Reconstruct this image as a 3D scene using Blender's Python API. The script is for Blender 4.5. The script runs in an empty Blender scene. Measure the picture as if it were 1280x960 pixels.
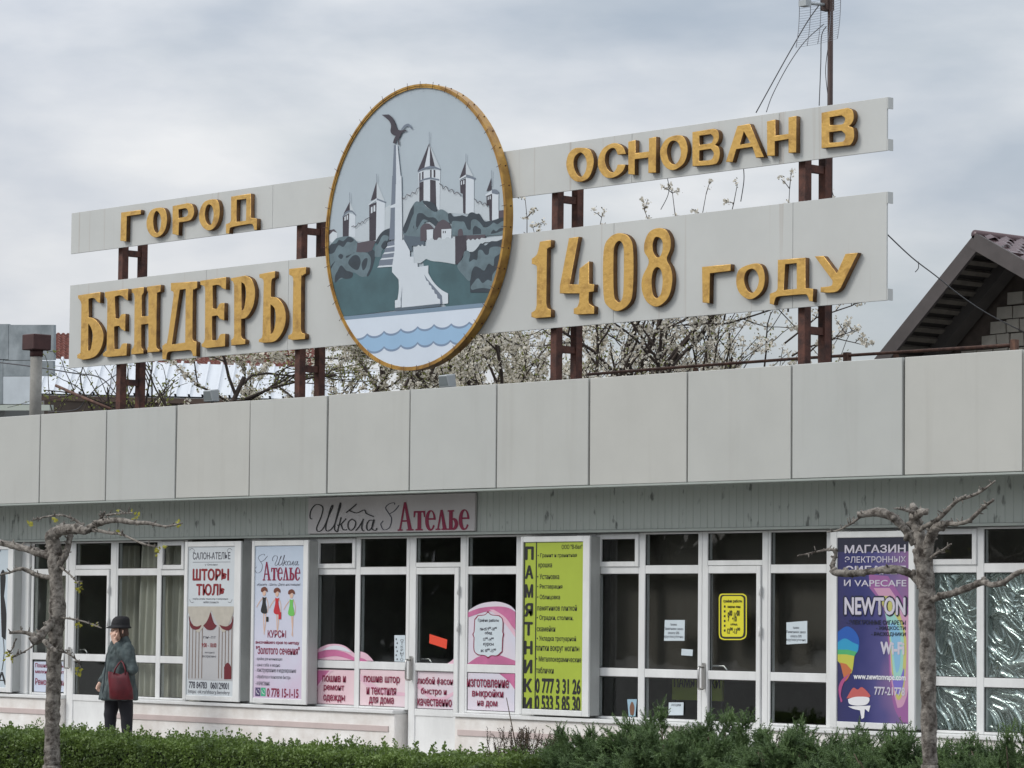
import bpy, bmesh, math, random
import numpy as np
from mathutils import Vector, Matrix, noise
from mathutils.geometry import tessellate_polygon
R = math.radians
rnd = random.Random(7)
nrg = np.random.default_rng(11)
scene = bpy.context.scene
col = scene.collection

# ------------------------------------------------------------------ camera
FPX = 4170.0
YAW, PITCH, ROLL = 0.832349557, 0.0692825256, 0.0101382286
CAM = Vector((34.2884972, -23.3510022, 1.68))
FW = Vector((-math.sin(YAW)*math.cos(PITCH), math.cos(YAW)*math.cos(PITCH), math.sin(PITCH)))
R0 = Vector((math.cos(YAW), math.sin(YAW), 0)); U0 = R0.cross(FW)
RT = R0*math.cos(ROLL) + U0*math.sin(ROLL); UP = -R0*math.sin(ROLL) + U0*math.cos(ROLL)
cd = bpy.data.cameras.new('camera'); cam = bpy.data.objects.new('camera', cd); col.objects.link(cam)
cd.sensor_width = 36.0; cd.lens = 36.0*FPX/1280.0; cd.clip_start = 0.5; cd.clip_end = 3000
M = Matrix((( RT.x, UP.x, -FW.x, CAM.x), (RT.y, UP.y, -FW.y, CAM.y), (RT.z, UP.z, -FW.z, CAM.z), (0, 0, 0, 1)))
cam.matrix_world = M
scene.camera = cam

def ray(px, py): return FW + RT*((px-640)/FPX) + UP*((480-py)/FPX)
def at(px, py, Y):
    d = ray(px, py); return CAM + d*((Y-CAM.y)/d.y)
def at_z(px, py, z):
    d = ray(px, py); return CAM + d*((z-CAM.z)/d.z)

# ------------------------------------------------------------------ light
SUN_EL, SUN_AZ = R(40), R(212)      # azimuth clockwise from +y
world = bpy.data.worlds.new('World'); scene.world = world; world.use_nodes = True
nt = world.node_tree; nt.nodes.clear()
def N(t, **k):
    n = nt.nodes.new(t)
    for a, b in k.items(): setattr(n, a, b)
    return n
LK = nt.links.new
sky = N('ShaderNodeTexSky', sky_type='NISHITA', sun_disc=False, sun_elevation=SUN_EL, sun_rotation=SUN_AZ)
sky.air_density = 1.0; sky.dust_density = 2.0
tc = N('ShaderNodeTexCoord'); mp = N('ShaderNodeMapping'); mp.inputs['Scale'].default_value = (5.0, 5.0, 13.0)
mp.inputs['Location'].default_value = (1.3, 0.4, 0.35)
LK(tc.outputs['Generated'], mp.inputs['Vector'])
n1 = N('ShaderNodeTexNoise'); n1.inputs['Scale'].default_value = 1.1; n1.inputs['Detail'].default_value = 7; n1.inputs['Roughness'].default_value = .52
n1.inputs['Distortion'].default_value = .35
LK(mp.outputs[0], n1.inputs['Vector'])
r1 = N('ShaderNodeValToRGB'); r1.color_ramp.elements[0].position = .36; r1.color_ramp.elements[1].position = .60
r1.color_ramp.elements[0].color = (.55, .55, .55, 1); r1.color_ramp.elements[1].color = (1, 1, 1, 1)
LK(n1.outputs['Fac'], r1.inputs[0])
n2 = N('ShaderNodeTexNoise'); n2.inputs['Scale'].default_value = 2.1; n2.inputs['Detail'].default_value = 6
LK(mp.outputs[0], n2.inputs['Vector'])
r2 = N('ShaderNodeValToRGB'); r2.color_ramp.elements[0].position = .35; r2.color_ramp.elements[1].position = .68
r2.color_ramp.elements[0].color = (5.3, 5.75, 6.45, 1); r2.color_ramp.elements[1].color = (7.9, 8.05, 8.25, 1)
LK(n2.outputs['Fac'], r2.inputs[0])
# an overcast dome is about three times as bright overhead as at the horizon
sx = N('ShaderNodeSeparateXYZ'); LK(tc.outputs['Generated'], sx.inputs[0])
mr = N('ShaderNodeMapRange'); mr.inputs['From Min'].default_value = .1; mr.inputs['From Max'].default_value = 1
mr.inputs['To Min'].default_value = 1.0; mr.inputs['To Max'].default_value = 2.6
LK(sx.outputs['Z'], mr.inputs['Value'])
vm = N('ShaderNodeVectorMath', operation='SCALE'); LK(r2.outputs[0], vm.inputs[0]); LK(mr.outputs[0], vm.inputs['Scale'])
mx = N('ShaderNodeMix', data_type='RGBA'); LK(r1.outputs[0], mx.inputs['Factor'])
LK(sky.outputs[0], mx.inputs['A']); LK(vm.outputs[0], mx.inputs['B'])
bg = N('ShaderNodeBackground'); bg.inputs['Strength'].default_value = .1
LK(mx.outputs['Result'], bg.inputs['Color'])
wo = N('ShaderNodeOutputWorld'); LK(bg.outputs[0], wo.inputs['Surface'])
sl = bpy.data.lights.new('sun', 'SUN'); sl.energy = 1.5; sl.angle = R(18); sl.color = (1, .965, .91)
sun = bpy.data.objects.new('sun', sl); col.objects.link(sun)
sd = Vector((math.sin(SUN_AZ)*math.cos(SUN_EL), math.cos(SUN_AZ)*math.cos(SUN_EL), math.sin(SUN_EL)))
sun.rotation_euler = sd.to_track_quat('Z', 'Y').to_euler(); sun.location = (0, -30, 40)
vs = scene.view_settings; vs.view_transform = 'Standard'; vs.look = 'None'; vs.exposure = 0.0; vs.gamma = 1.0; vs.use_curve_mapping = False
scene.cycles.use_denoising = True
scene.cycles.max_bounces = 8; scene.cycles.transparent_max_bounces = 12
scene.cycles.sample_clamp_indirect = 6

# ------------------------------------------------------------------ materials
def s2l(c): c /= 255.0; return c/12.92 if c <= .04045 else ((c+.055)/1.055)**2.4
def rgb(r, g, b, k=1.0): return tuple(min(.9, s2l(v)*k) for v in (r, g, b))
MATS = {}
def mat(name, c, rough=.6, metal=0.0, var=0.0, vscale=3.0, vstretch=(1, 1, 1), bump=0.0, bscale=40.0, c2=None, spec=.5, trans=0.0, ramp=(.35, .68)):
    if name in MATS: return MATS[name]
    m = bpy.data.materials.new(name); m.use_nodes = True; t = m.node_tree
    b = t.nodes['Principled BSDF']; b.inputs['Roughness'].default_value = rough; b.inputs['Metallic'].default_value = metal
    b.inputs['Specular IOR Level'].default_value = spec
    b.inputs['Base Color'].default_value = (*c, 1)
    if var or c2 or bump:
        g = t.nodes.new('ShaderNodeNewGeometry'); mpn = t.nodes.new('ShaderNodeMapping'); mpn.inputs['Scale'].default_value = vstretch
        t.links.new(g.outputs['Position'], mpn.inputs['Vector'])
    if var or c2:
        if c2 is None: c2 = tuple(max(0, v*(1-var)) for v in c)
        n = t.nodes.new('ShaderNodeTexNoise'); n.inputs['Scale'].default_value = vscale; n.inputs['Detail'].default_value = 6
        n.inputs['Roughness'].default_value = .62
        t.links.new(mpn.outputs[0], n.inputs['Vector'])
        r = t.nodes.new('ShaderNodeValToRGB'); e = r.color_ramp.elements
        e[0].position, e[1].position = ramp; e[0].color = (*c2, 1); e[1].color = (*c, 1)
        t.links.new(n.outputs['Fac'], r.inputs[0]); t.links.new(r.outputs[0], b.inputs['Base Color'])
    if bump:
        nb = t.nodes.new('ShaderNodeTexNoise'); nb.inputs['Scale'].default_value = bscale; nb.inputs['Detail'].default_value = 4
        t.links.new(mpn.outputs[0], nb.inputs['Vector'])
        bp = t.nodes.new('ShaderNodeBump'); bp.inputs['Strength'].default_value = bump; bp.inputs['Distance'].default_value = .02
        t.links.new(nb.outputs['Fac'], bp.inputs['Height']); t.links.new(bp.outputs[0], b.inputs['Normal'])
    if trans:
        tr = t.nodes.new('ShaderNodeBsdfTranslucent'); tr.inputs['Color'].default_value = (*c, 1)
        ms = t.nodes.new('ShaderNodeMixShader'); ms.inputs[0].default_value = trans
        o = t.nodes['Material Output']
        t.links.new(b.outputs[0], ms.inputs[1]); t.links.new(tr.outputs[0], ms.inputs[2]); t.links.new(ms.outputs[0], o.inputs['Surface'])
    MATS[name] = m; return m

def streak(name, c, stain, amount=.5, vs_=(9, 9, .55), rough=.5, ramp=(.52, .75), spots=None):
    """painted metal with vertical run-off streaks"""
    m = mat(name, c, rough, var=.07, vscale=1.3)
    t = m.node_tree; b = t.nodes['Principled BSDF']
    src = b.inputs['Base Color'].links[0].from_socket
    g = t.nodes.new('ShaderNodeNewGeometry'); mp_ = t.nodes.new('ShaderNodeMapping'); mp_.inputs['Scale'].default_value = vs_
    t.links.new(g.outputs['Position'], mp_.inputs['Vector'])
    n = t.nodes.new('ShaderNodeTexNoise'); n.inputs['Scale'].default_value = 1.0; n.inputs['Detail'].default_value = 5
    t.links.new(mp_.outputs[0], n.inputs['Vector'])
    r = t.nodes.new('ShaderNodeValToRGB'); r.color_ramp.elements[0].position, r.color_ramp.elements[1].position = ramp
    r.color_ramp.elements[1].color = (amount,)*3 + (1,)
    t.links.new(n.outputs['Fac'], r.inputs[0])
    m1 = t.nodes.new('ShaderNodeMix'); m1.data_type = 'RGBA'
    t.links.new(r.outputs[0], m1.inputs['Factor']); t.links.new(src, m1.inputs['A']); m1.inputs['B'].default_value = (*stain, 1)
    t.links.new(m1.outputs['Result'], b.inputs['Base Color'])
    return m

def glass_mat(name, tint=(.9, .92, .92), gloss=1.0):
    if name in MATS: return MATS[name]
    m = bpy.data.materials.new(name); m.use_nodes = True; t = m.node_tree; t.nodes.remove(t.nodes['Principled BSDF'])
    o = t.nodes['Material Output']; tr = t.nodes.new('ShaderNodeBsdfTransparent'); tr.inputs[0].default_value = (*tint, 1)
    gl = t.nodes.new('ShaderNodeBsdfGlossy'); gl.inputs['Roughness'].default_value = .015
    g = t.nodes.new('ShaderNodeNewGeometry'); n = t.nodes.new('ShaderNodeTexNoise'); n.inputs['Scale'].default_value = 1.7
    t.links.new(g.outputs['Position'], n.inputs['Vector'])
    bp = t.nodes.new('ShaderNodeBump'); bp.inputs['Strength'].default_value = .05; bp.inputs['Distance'].default_value = .05
    t.links.new(n.outputs['Fac'], bp.inputs['Height']); t.links.new(bp.outputs[0], gl.inputs['Normal'])
    dt = t.nodes.new('ShaderNodeVectorMath'); dt.operation = 'DOT_PRODUCT'; t.links.new(g.outputs['Incoming'], dt.inputs[0]); t.links.new(g.outputs['Normal'], dt.inputs[1])
    def mth(op, a, b):
        q = t.nodes.new('ShaderNodeMath'); q.operation = op
        for i_, v_ in enumerate((a, b)):
            if isinstance(v_, (int, float)): q.inputs[i_].default_value = v_
            elif v_ is not None: t.links.new(v_, q.inputs[i_])
        return q.outputs[0]
    f = mth('ADD', mth('MULTIPLY', mth('POWER', mth('SUBTRACT', 1.0, mth('ABSOLUTE', dt.outputs['Value'], None)), 5.0), .93), .045)     # Schlick reflectance of glass
    mxs = t.nodes.new('ShaderNodeMixShader'); t.links.new(f, mxs.inputs[0])
    t.links.new(tr.outputs[0], mxs.inputs[1]); t.links.new(gl.outputs[0], mxs.inputs[2]); t.links.new(mxs.outputs[0], o.inputs['Surface'])
    MATS[name] = m; return m

# ------------------------------------------------------------------ objects
WL = {}
def tag(o, label=None, cat=None, group=None, kind=None):
    if label: o['label'] = label
    if cat: o['category'] = cat
    if group: o['group'] = group
    if kind: o['kind'] = kind
    return o
def place(o, w, parent):
    w = Vector(w)
    if parent is not None:
        o.parent = parent; o.location = w - WL[parent.name]
    else: o.location = w
    col.objects.link(o); WL[o.name] = w
    return o
def empty(name, loc, label, cat, group=None):
    o = bpy.data.objects.new(name, None); o.empty_display_size = .2
    place(o, loc, None); return tag(o, label, cat, group)
def link(name, me, m, parent=None, loc=(0, 0, 0)):
    o = bpy.data.objects.new(name, me)
    if m is not None and len(me.materials) == 0: me.materials.append(m)
    return place(o, loc, parent)

class MB:
    def __init__(s): s.v = []; s.f = []; s.sm = []
    def add(s, vs, fs, smooth=False):
        k = len(s.v); s.v += [Vector(p) for p in vs]; s.f += [tuple(i+k for i in f) for f in fs]; s.sm += [smooth]*len(fs); return s
    def box(s, x0, x1, y0, y1, z0, z1):
        return s.add([(x0, y0, z0), (x1, y0, z0), (x1, y1, z0), (x0, y1, z0), (x0, y0, z1), (x1, y0, z1), (x1, y1, z1), (x0, y1, z1)],
                     [(0, 3, 2, 1), (4, 5, 6, 7), (0, 1, 5, 4), (1, 2, 6, 5), (2, 3, 7, 6), (3, 0, 4, 7)])
    def hexa(s, a, b):          # two quads (lists of 4 points) joined to a solid
        return s.add(list(a)+list(b), [(0, 1, 2, 3), (7, 6, 5, 4), (0, 4, 5, 1), (1, 5, 6, 2), (2, 6, 7, 3), (3, 7, 4, 0)])
    def tube(s, pts, rad, n=6, cap=True, smooth=True, jit=0.0):
        pts = [Vector(p) for p in pts]; rad = rad if hasattr(rad, '__len__') else [rad]*len(pts)
        vs = []; up = None
        for i, p in enumerate(pts):
            t = (pts[min(i+1, len(pts)-1)] - pts[max(i-1, 0)]).normalized()
            if up is None: up = t.orthogonal().normalized()
            else: up = (up - t*up.dot(t)).normalized()
            w = t.cross(up)
            for k in range(n):
                a = 2*math.pi*k/n; r = rad[i]*(1+jit*(noise.noise(p*23+Vector((k*.7, 0, 0)))))
                vs.append(p + up*math.cos(a)*r + w*math.sin(a)*r)
        fs = [(i*n+k, i*n+(k+1) % n, (i+1)*n+(k+1) % n, (i+1)*n+k) for i in range(len(pts)-1) for k in range(n)]
        if cap: fs += [tuple(range(n-1, -1, -1)), tuple((len(pts)-1)*n+k for k in range(n))]
        return s.add(vs, fs, smooth)
    def mesh(s, name, origin=None):
        if origin is None:
            xs = [p.x for p in s.v]; ys = [p.y for p in s.v]; zs = [p.z for p in s.v]
            origin = Vector(((min(xs)+max(xs))/2, (min(ys)+max(ys))/2, min(zs)))
        me = bpy.data.meshes.new(name); me.from_pydata([tuple(p-origin) for p in s.v], [], s.f)
        me.polygons.foreach_set('use_smooth', s.sm); me.update()
        return me, origin
    def build(s, name, m, parent=None, bevel=0.0):
        me, o = s.mesh(name)
        if bevel:
            bm = bmesh.new(); bm.from_mesh(me)
            bmesh.ops.bevel(bm, geom=[e for e in bm.edges if len(e.link_faces) == 2 and e.calc_face_angle(0) > .5], offset=bevel, segments=1, affect='EDGES')
            bm.to_mesh(me); bm.free()
        return link(name, me, m, parent, o)

def np_mesh(name, V, F, m, parent=None, smooth=False):      # V (n,3) world, F (k,3|4) ints
    V = np.asarray(V, np.float32); F = np.asarray(F, np.int32); o = Vector(((V[:, 0].min()+V[:, 0].max())/2, (V[:, 1].min()+V[:, 1].max())/2, V[:, 2].min()))
    me = bpy.data.meshes.new(name); me.vertices.add(len(V)); me.vertices.foreach_set('co', (V-np.array(o, np.float32)).ravel())
    k = F.shape[1]; me.loops.add(F.size); me.loops.foreach_set('vertex_index', F.ravel())
    me.polygons.add(len(F)); me.polygons.foreach_set('loop_start', np.arange(0, F.size, k, dtype=np.int32))
    me.polygons.foreach_set('loop_total', np.full(len(F), k, np.int32))
    me.polygons.foreach_set('use_smooth', np.full(len(F), smooth)); me.update(calc_edges=True); me.validate()
    return link(name, me, m, parent, o)

# outlines: "u,v u,v ~u,v": ~ marks a point on a curve, plain points are corners
def outline(txt, org, sc, seg=5):
    P = []
    for w in txt.split():
        s = w[0] == '~'; a, b = w.lstrip('~').split(','); P.append((org[0]+float(a)/sc, org[1]+float(b)/sc, s))
    n = len(P); out = []
    for i in range(n):
        p0, p1, p2, p3 = P[i-1], P[i], P[(i+1) % n], P[(i+2) % n]
        if not p1[2] and not p2[2]: out.append((p1[0], p1[1])); continue
        t1 = ((p2[0]-p0[0])/2, (p2[1]-p0[1])/2) if p1[2] else ((p2[0]-p1[0])*.6, (p2[1]-p1[1])*.6)
        t2 = ((p3[0]-p1[0])/2, (p3[1]-p1[1])/2) if p2[2] else ((p2[0]-p1[0])*.6, (p2[1]-p1[1])*.6)
        for k in range(seg):
            u = k/seg; h = (2*u**3-3*u*u+1, u**3-2*u*u+u, -2*u**3+3*u*u, u**3-u*u)
            out.append(tuple(h[0]*p1[j]+h[1]*t1[j]+h[2]*p2[j]+h[3]*t2[j] for j in (0, 1)))
    return out
def flat(name, loops, Y, m, parent):         # loops: lists of (x, z) in the plane y = Y, outer first
    mb = MB(); L = [[Vector((x, 0, z)) for x, z in l] for l in loops]
    tris = tessellate_polygon([[Vector((p.x, p.z, 0)) for p in l] for l in L])
    vs = [(p.x, Y, p.z) for l in L for p in l]
    fs = []
    for t in tris:
        a, b, c = (Vector(vs[i]) for i in t)
        fs.append(t if (b-a).cross(c-a).y < 0 else t[::-1])
    mb.add(vs, fs); return mb.build(name, m, parent)
def solid(name, groups, Y, depth, m, parent, bev=.004, side=None):   # extruded lettering; groups: [[outer, hole, ...], ...] in (x, z), front face at y = Y
    cu = bpy.data.curves.new(name, 'CURVE'); cu.dimensions = '2D'; cu.fill_mode = 'BOTH'
    cu.extrude = depth/2-bev; cu.bevel_depth = bev; cu.bevel_resolution = 1; cu.offset = -bev
    xs = [p[0] for g in groups for l in g for p in l]; zs = [p[1] for g in groups for l in g for p in l]
    ox, oz = (min(xs)+max(xs))/2, min(zs)
    for g in groups:
        for l in g:
            sp = cu.splines.new('POLY'); sp.points.add(len(l)-1); sp.use_cyclic_u = True
            for q, (x, z) in zip(sp.points, l): q.co = (x-ox, z-oz, 0, 1)
    tmp = bpy.data.objects.new('tmp', cu); me = bpy.data.meshes.new_from_object(tmp); bpy.data.objects.remove(tmp)
    me.transform(Matrix.Rotation(R(90), 4, 'X')); me.name = name
    o = link(name, me, m, parent, (ox, Y+depth/2, oz))
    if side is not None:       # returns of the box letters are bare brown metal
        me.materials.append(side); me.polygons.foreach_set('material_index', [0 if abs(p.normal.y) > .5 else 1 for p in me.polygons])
    return o
def wpx(pts, Y): return [(lambda w: (w.x, w.z))(at(x, y, Y)) for x, y in pts]

TEXT_CACHE = {}
def text(body, box, Y, m, parent, off=0.0, name='lettering', shear=0.0, world=None, sp=1.0):
    """printed words filling the rectangle whose lower left / upper right picture points are box = (xl, yl, xr, yt)"""
    cu = bpy.data.curves.new(name, 'FONT'); cu.body = body; cu.offset = min(off, .012); cu.shear = shear; cu.resolution_u = 3; cu.space_character = sp; cu.align_x = 'CENTER'
    cu.space_line = .95
    tmp = bpy.data.objects.new('tmp', cu); me = bpy.data.meshes.new_from_object(tmp); bpy.data.objects.remove(tmp)
    if len(me.vertices) == 0: return None
    a = np.empty(len(me.vertices)*3, np.float32); me.vertices.foreach_get('co', a); a = a.reshape(-1, 3)
    lo, hi = a.min(0), a.max(0)
    if world: x0, z0, x1, z1 = world
    else:
        p, q = at(box[0], box[1], Y), at(box[2], box[3], Y); x0, z0, x1, z1 = p.x, p.z, q.x, q.z
    b = np.zeros_like(a); b[:, 0] = (a[:, 0]-lo[0])/(hi[0]-lo[0])*(x1-x0)-(x1-x0)/2; b[:, 2] = (a[:, 1]-lo[1])/(hi[1]-lo[1])*(z1-z0)
    me.vertices.foreach_set('co', b.ravel()); me.update(); me.name = name
    if off > .012:        # bold: a few copies of the letters, each a hair in front of the last
        e = (off-.008)*(x1-x0)/(hi[0]-lo[0]); e2 = (off-.008)*.6*(z1-z0)/(hi[1]-lo[1]); bm_ = bmesh.new()
        for i_, (ux, uz) in enumerate(((-e, 0), (e, 0), (0, -e2), (0, e2))):
            m2 = me.copy(); m2.transform(Matrix.Translation((ux, -.00025*i_, uz))); bm_.from_mesh(m2); bpy.data.meshes.remove(m2)
        bm_.to_mesh(me); bm_.free()
    return link(name, me, m, parent, ((x0+x1)/2, Y, z0))
def ribbon(name, pts, wid, Y, m, parent, org=(0, 0), sc=1.0, pen=None, seg=6, closed=False):
    """brush line in picture points; wid in picture pixels, or pen=(thin, thick, angle) for a calligraphic nib"""
    P = outline(' '.join('~'+p for p in pts.split()), org, sc, seg)
    if not closed: P = P[:(len(pts.split())-1)*seg+1]
    W = [Vector((w.x, 0, w.z)) for w in (at(x, y, Y) for x, y in P)]
    sc_m = (at(P[0][0], P[0][1]-10, Y).z - at(P[0][0], P[0][1], Y).z)/10
    mb = MB(); vs = []
    for i, p in enumerate(W):
        t = (W[min(i+1, len(W)-1)]-W[max(i-1, 0)]).normalized(); n_ = Vector((-t.z, 0, t.x))
        if pen: w = (pen[0]+(pen[1]-pen[0])*abs(n_.dot(Vector((math.cos(pen[2]), 0, math.sin(pen[2]))))))*sc_m/2
        else: w = (wid if not hasattr(wid, '__len__') else wid[0]+(wid[1]-wid[0])*i/(len(W)-1))*sc_m/2
        vs += [(p.x+n_.x*w, Y, p.z+n_.z*w), (p.x-n_.x*w, Y, p.z-n_.z*w)]
    fs = [(2*i, 2*i+1, 2*i+3, 2*i+2) for i in range(len(W)-1)]
    mb.add(vs, fs); return mb.build(name, m, parent)
# ------------------------------------------------------------------ setting: ground
m_ground = mat('plaza_concrete', (.24, .235, .225), .9, var=.3, vscale=.8, bump=.3, bscale=60)
m_pave = mat('paving', (.34, .33, .31), .85, var=.25, vscale=2.0, bump=.2)
m_soil = mat('soil', (.05, .038, .027), .95, var=.4, vscale=6)
g = MB().add([(-1500, -1500, 0), (1500, -1500, 0), (1500, 1500, 0), (-1500, 1500, 0)], [(0, 1, 2, 3)]).build('ground', m_ground); tag(g, kind='structure')
pv = MB().box(-12, 24, -3.2, .5, -.3, .012).build('pavement', m_pave); tag(pv, kind='structure')
bed = MB().box(-8, 26, -6.6, -3.2, -.3, .03).build('planting_bed', m_soil); tag(bed, kind='structure')

# ------------------------------------------------------------------ shop building
m_panels = [streak('fascia_panel_%d' % k_, rgb(*c_), rgb(136, 130, 120), .22, (5, 5, .4), .38, (.55, .85)) for k_, c_ in enumerate(((187, 188, 183), (184, 186, 181), (189, 189, 183), (185, 187, 183)))]
m_joint = mat('joint_brown', (.045, .035, .028), .8, var=.3)
m_lintel = streak('lintel_sheet', rgb(178, 184, 178), (.04, .043, .04), .7, (12, 12, 5.0), .6, (.63, .72))
m_trim = mat('lintel_trim', rgb(165, 172, 166), .5, var=.12, vscale=6)
m_white = mat('window_plastic_white', rgb(232, 233, 232), .32, var=.14, vscale=4, vstretch=(1, 1, .4))
m_plinth = mat('plinth_white_plaster', rgb(242, 240, 237), .8, var=.10, vscale=3, bump=.15, bscale=30, c2=rgb(218, 212, 206))
m_band = mat('plinth_band_pink', rgb(204, 188, 184), .8, var=.12, vscale=4)
m_room = mat('room_wall_dark', (.5, .49, .46), .9, var=.2)
m_roof = mat('roof_felt', (.09, .09, .09), .9, var=.2)
m_glass = glass_mat('window_glass')
m_steel = mat('handle_steel', (.55, .54, .52), .3, .9)

bld = empty('shop_building', (7, 3, 0), 'long low grey panelled shop building with white framed windows below the roof sign', 'building')
U = 1.4
ZB, ZT = 3.007, 4.095
pm_, _ = MB().box(-U/2+.0115, U/2-.0115, 0, .04, 0, ZT-ZB).mesh('fascia_panel', Vector((0, 0, 0)))
bm = bmesh.new(); bm.from_mesh(pm_); bmesh.ops.bevel(bm, geom=bm.edges[:], offset=.004, segments=1, affect='EDGES'); bm.to_mesh(pm_); bm.free()
for i in range(-6, 13):
    pm2 = pm_.copy(); pm2.materials.clear(); mm_ = m_panels[rnd.randrange(4)]
    fp = link('fascia_panel', pm2, mm_, bld, (U*(i+.5)+rnd.uniform(-.003, .003), rnd.uniform(0, .006), ZB+rnd.uniform(-.004, .004))); fp.rotation_euler = (R(rnd.uniform(-.25, .25)), 0, R(rnd.uniform(-.12, .12)))
MB().box(-8.4, 18.3, .045, .16, ZB+.02, ZT-.015).build('fascia_backing', m_joint, bld)
MB().box(-8.4, 18.3, .16, .58, ZB-.005, ZB+.03).build('soffit', m_trim, bld)
MB().box(-8.4, 18.3, .0, .16, ZB-.022, ZB-.004).build('fascia_drip_edge', m_trim, bld)
# lintel: profiled sheet, ribs 10 cm apart
vs, fs = [], []; x = -8.4; k = 0
while x < 18.25:
    for dx, dy in ((0, 0), (.045, 0), (.05, .006), (.095, .006)):
        vs += [(x+dx, .55+dy, 2.575), (x+dx, .55+dy, ZB-.004)]
    x += .1
fs = [(2*i, 2*i+2, 2*i+3, 2*i+1) for i in range(len(vs)//2-1)]
MB().add(vs, fs).build('lintel_sheet', m_lintel, bld)
MB().box(-8.4, 18.3, .565, .8, 2.56, ZB-.01).build('lintel_beam', m_joint, bld)
MB().box(-8.4, 18.3, .535, .563, 2.545, 2.572).build('lintel_trim', m_trim, bld)
MB().box(-8.4, 18.3, .6, 7.0, 3.78, 3.9).build('roof', m_roof, bld)
MB().box(-8.4, 18.3, 6.8, 7.0, 0, 3.775).build('back_wall', m_room, bld)
MB().box(-8.38, 18.28, .81, 6.78, 2.85, 2.95).build('ceiling', m_room, bld)
MB().box(-8.38, 18.28, .81, 6.78, .05, .1).build('floor', mat('room_floor', (.08, .07, .06), .6), bld)
for xx in (-8.4, 18.1): MB().box(xx, xx+.2, .81, 6.79, .1, 2.84).build('side_wall', m_room, bld)
YW = .65
def X(px, py=780): return at(px, py, YW).x
for p in (27, 305, 654, 1040): MB().box(X(p)-.06, X(p)+.06, .82, 6.7, .1, 2.84).build('partition_wall', m_room, bld)
for xc, sx_ in ((2.2, 1.6), (7.0, 2.2), (11.0, 1.2)):
    MB().box(xc-sx_/2, xc+sx_/2, 3.2, 3.7, .1, 1.0+.3*rnd.random()).build('shop_counter', mat('counter_wood', (.12, .09, .06), .5, var=.3), bld)

# plinth with pink band, broken by the two visible doors
def plinth(x0, x1):
    p = MB().box(x0, x1, .52, .80, 0, .585).build('plinth', m_plinth, bld, bevel=.01)
    MB().box(x0-.0, x1+.0, .49, .72, .587, .628).build('window_sill', m_white, bld, bevel=.006)
    MB().box(x0+.06, x1-.10, .508, .519, .39, .45).build('plinth_band', m_band, bld)
    return p
D1 = (X(85), X(142)); D2 = (X(509), X(580)); D3 = (X(874), X(958))
plinth(-8.35, D1[0]-.03); plinth(D1[1]+.01, D2[0]-.04); plinth(D2[1]+.01, D3[0]-.01); plinth(D3[1]+.01, 18.2)
for a, b in (D1, D2, D3):
    MB().box(a-.1, b+.08, .2, .8, 0, .09).build('door_step', m_plinth, bld)

Z_TOP, Z_BOT = 2.543, .63
ROWS = ((2.205, 2.522), (1.152, 2.120), (.655, 1.066))
def pane(x0, x1, z0, z1, parent, m=None):
    return MB().box(x0-.004, x1+.004, YW+.022, YW+.028, z0-.004, z1+.004).build('pane', m or m_glass, parent)
def bead(mb, x0, x1, z0, z1):      # dark rubber gasket line round the glass
    w = .007
    for a in ((x0, x1, z0, z0+w), (x0, x1, z1-w, z1), (x0, x0+w, z0+w, z1-w), (x1-w, x1, z0+w, z1-w)):
        mb.box(a[0], a[1], YW+.012, YW+.021, a[2], a[3])
m_rub = mat('rubber_gasket', (.02, .02, .02), .6)
def window(xl, cols, xr, vents=(), open_bottom=False):
    """cols: picture x of the glass edges; frame runs from xl to xr"""
    x0, x1 = X(xl), X(xr); C = [(X(a), X(b)) for a, b in cols]
    mb = MB(); e = [x0]+[v for c in C for v in c]+[x1]
    y0, y1 = YW, YW+.07
    for i in range(0, len(e), 2):
        mb.box(e[i], e[i+1], y0, y1, Z_BOT, Z_TOP)
    for a, b in C:
        zz = [Z_BOT, .655, 1.066, 1.152, 2.12, 2.205, 2.522, Z_TOP]
        for k in range(0, 8, 2): mb.box(a, b, y0+.002, y1, zz[k], zz[k+1])
    w = mb.build('window', m_white, bld, bevel=.004)
    gk = MB()
    for i, (a, b) in enumerate(C):
        for j, (c, d) in enumerate(ROWS):
            if j == 0 and i in vents:      # opening vent sash
                s = MB(); aa, bb, cc, dd = a-.01, b+.01, c-.012, d+.008; t = .052
                s.box(aa, aa+t, YW-.018, YW+.02, cc, dd).box(bb-t, bb, YW-.018, YW+.02, cc, dd).box(aa+t, bb-t, YW-.016, YW+.02, cc, cc+t).box(aa+t, bb-t, YW-.016, YW+.02, dd-t, dd)
                s.build('vent_sash', m_white, w, bevel=.004); a2, b2, c2, d2 = aa+t, bb-t, cc+t, dd-t
            else: a2, b2, c2, d2 = a, b, c, d
            pane(a2, b2, c2, d2, w); bead(gk, a2, b2, c2, d2)
    gk.build('gasket', m_rub, w)
    return w
def handle(px, py, parent):
    p = at(px, py, YW-.01); x, z = p.x, p.z
    mb = MB().box(x-.02, x+.02, YW-.035, YW-.021, z-.13, z+.13)
    mb.tube([(x, YW-.035, z+.09), (x, YW-.09, z+.09), (x, YW-.10, z+.07), (x, YW-.10, z-.11), (x, YW-.09, z-.13), (x, YW-.035, z-.13)], .012, 8)
    mb.tube([(x, YW+.03, z+.09), (x+.02, YW+.1, z+.1), (x+.16, YW+.1, z+.1), (x+.2, YW+.1, z+.07), (x+.2, YW+.1, z-.03)], .011, 8)
    return mb.build('handle', m_steel, parent)
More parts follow.
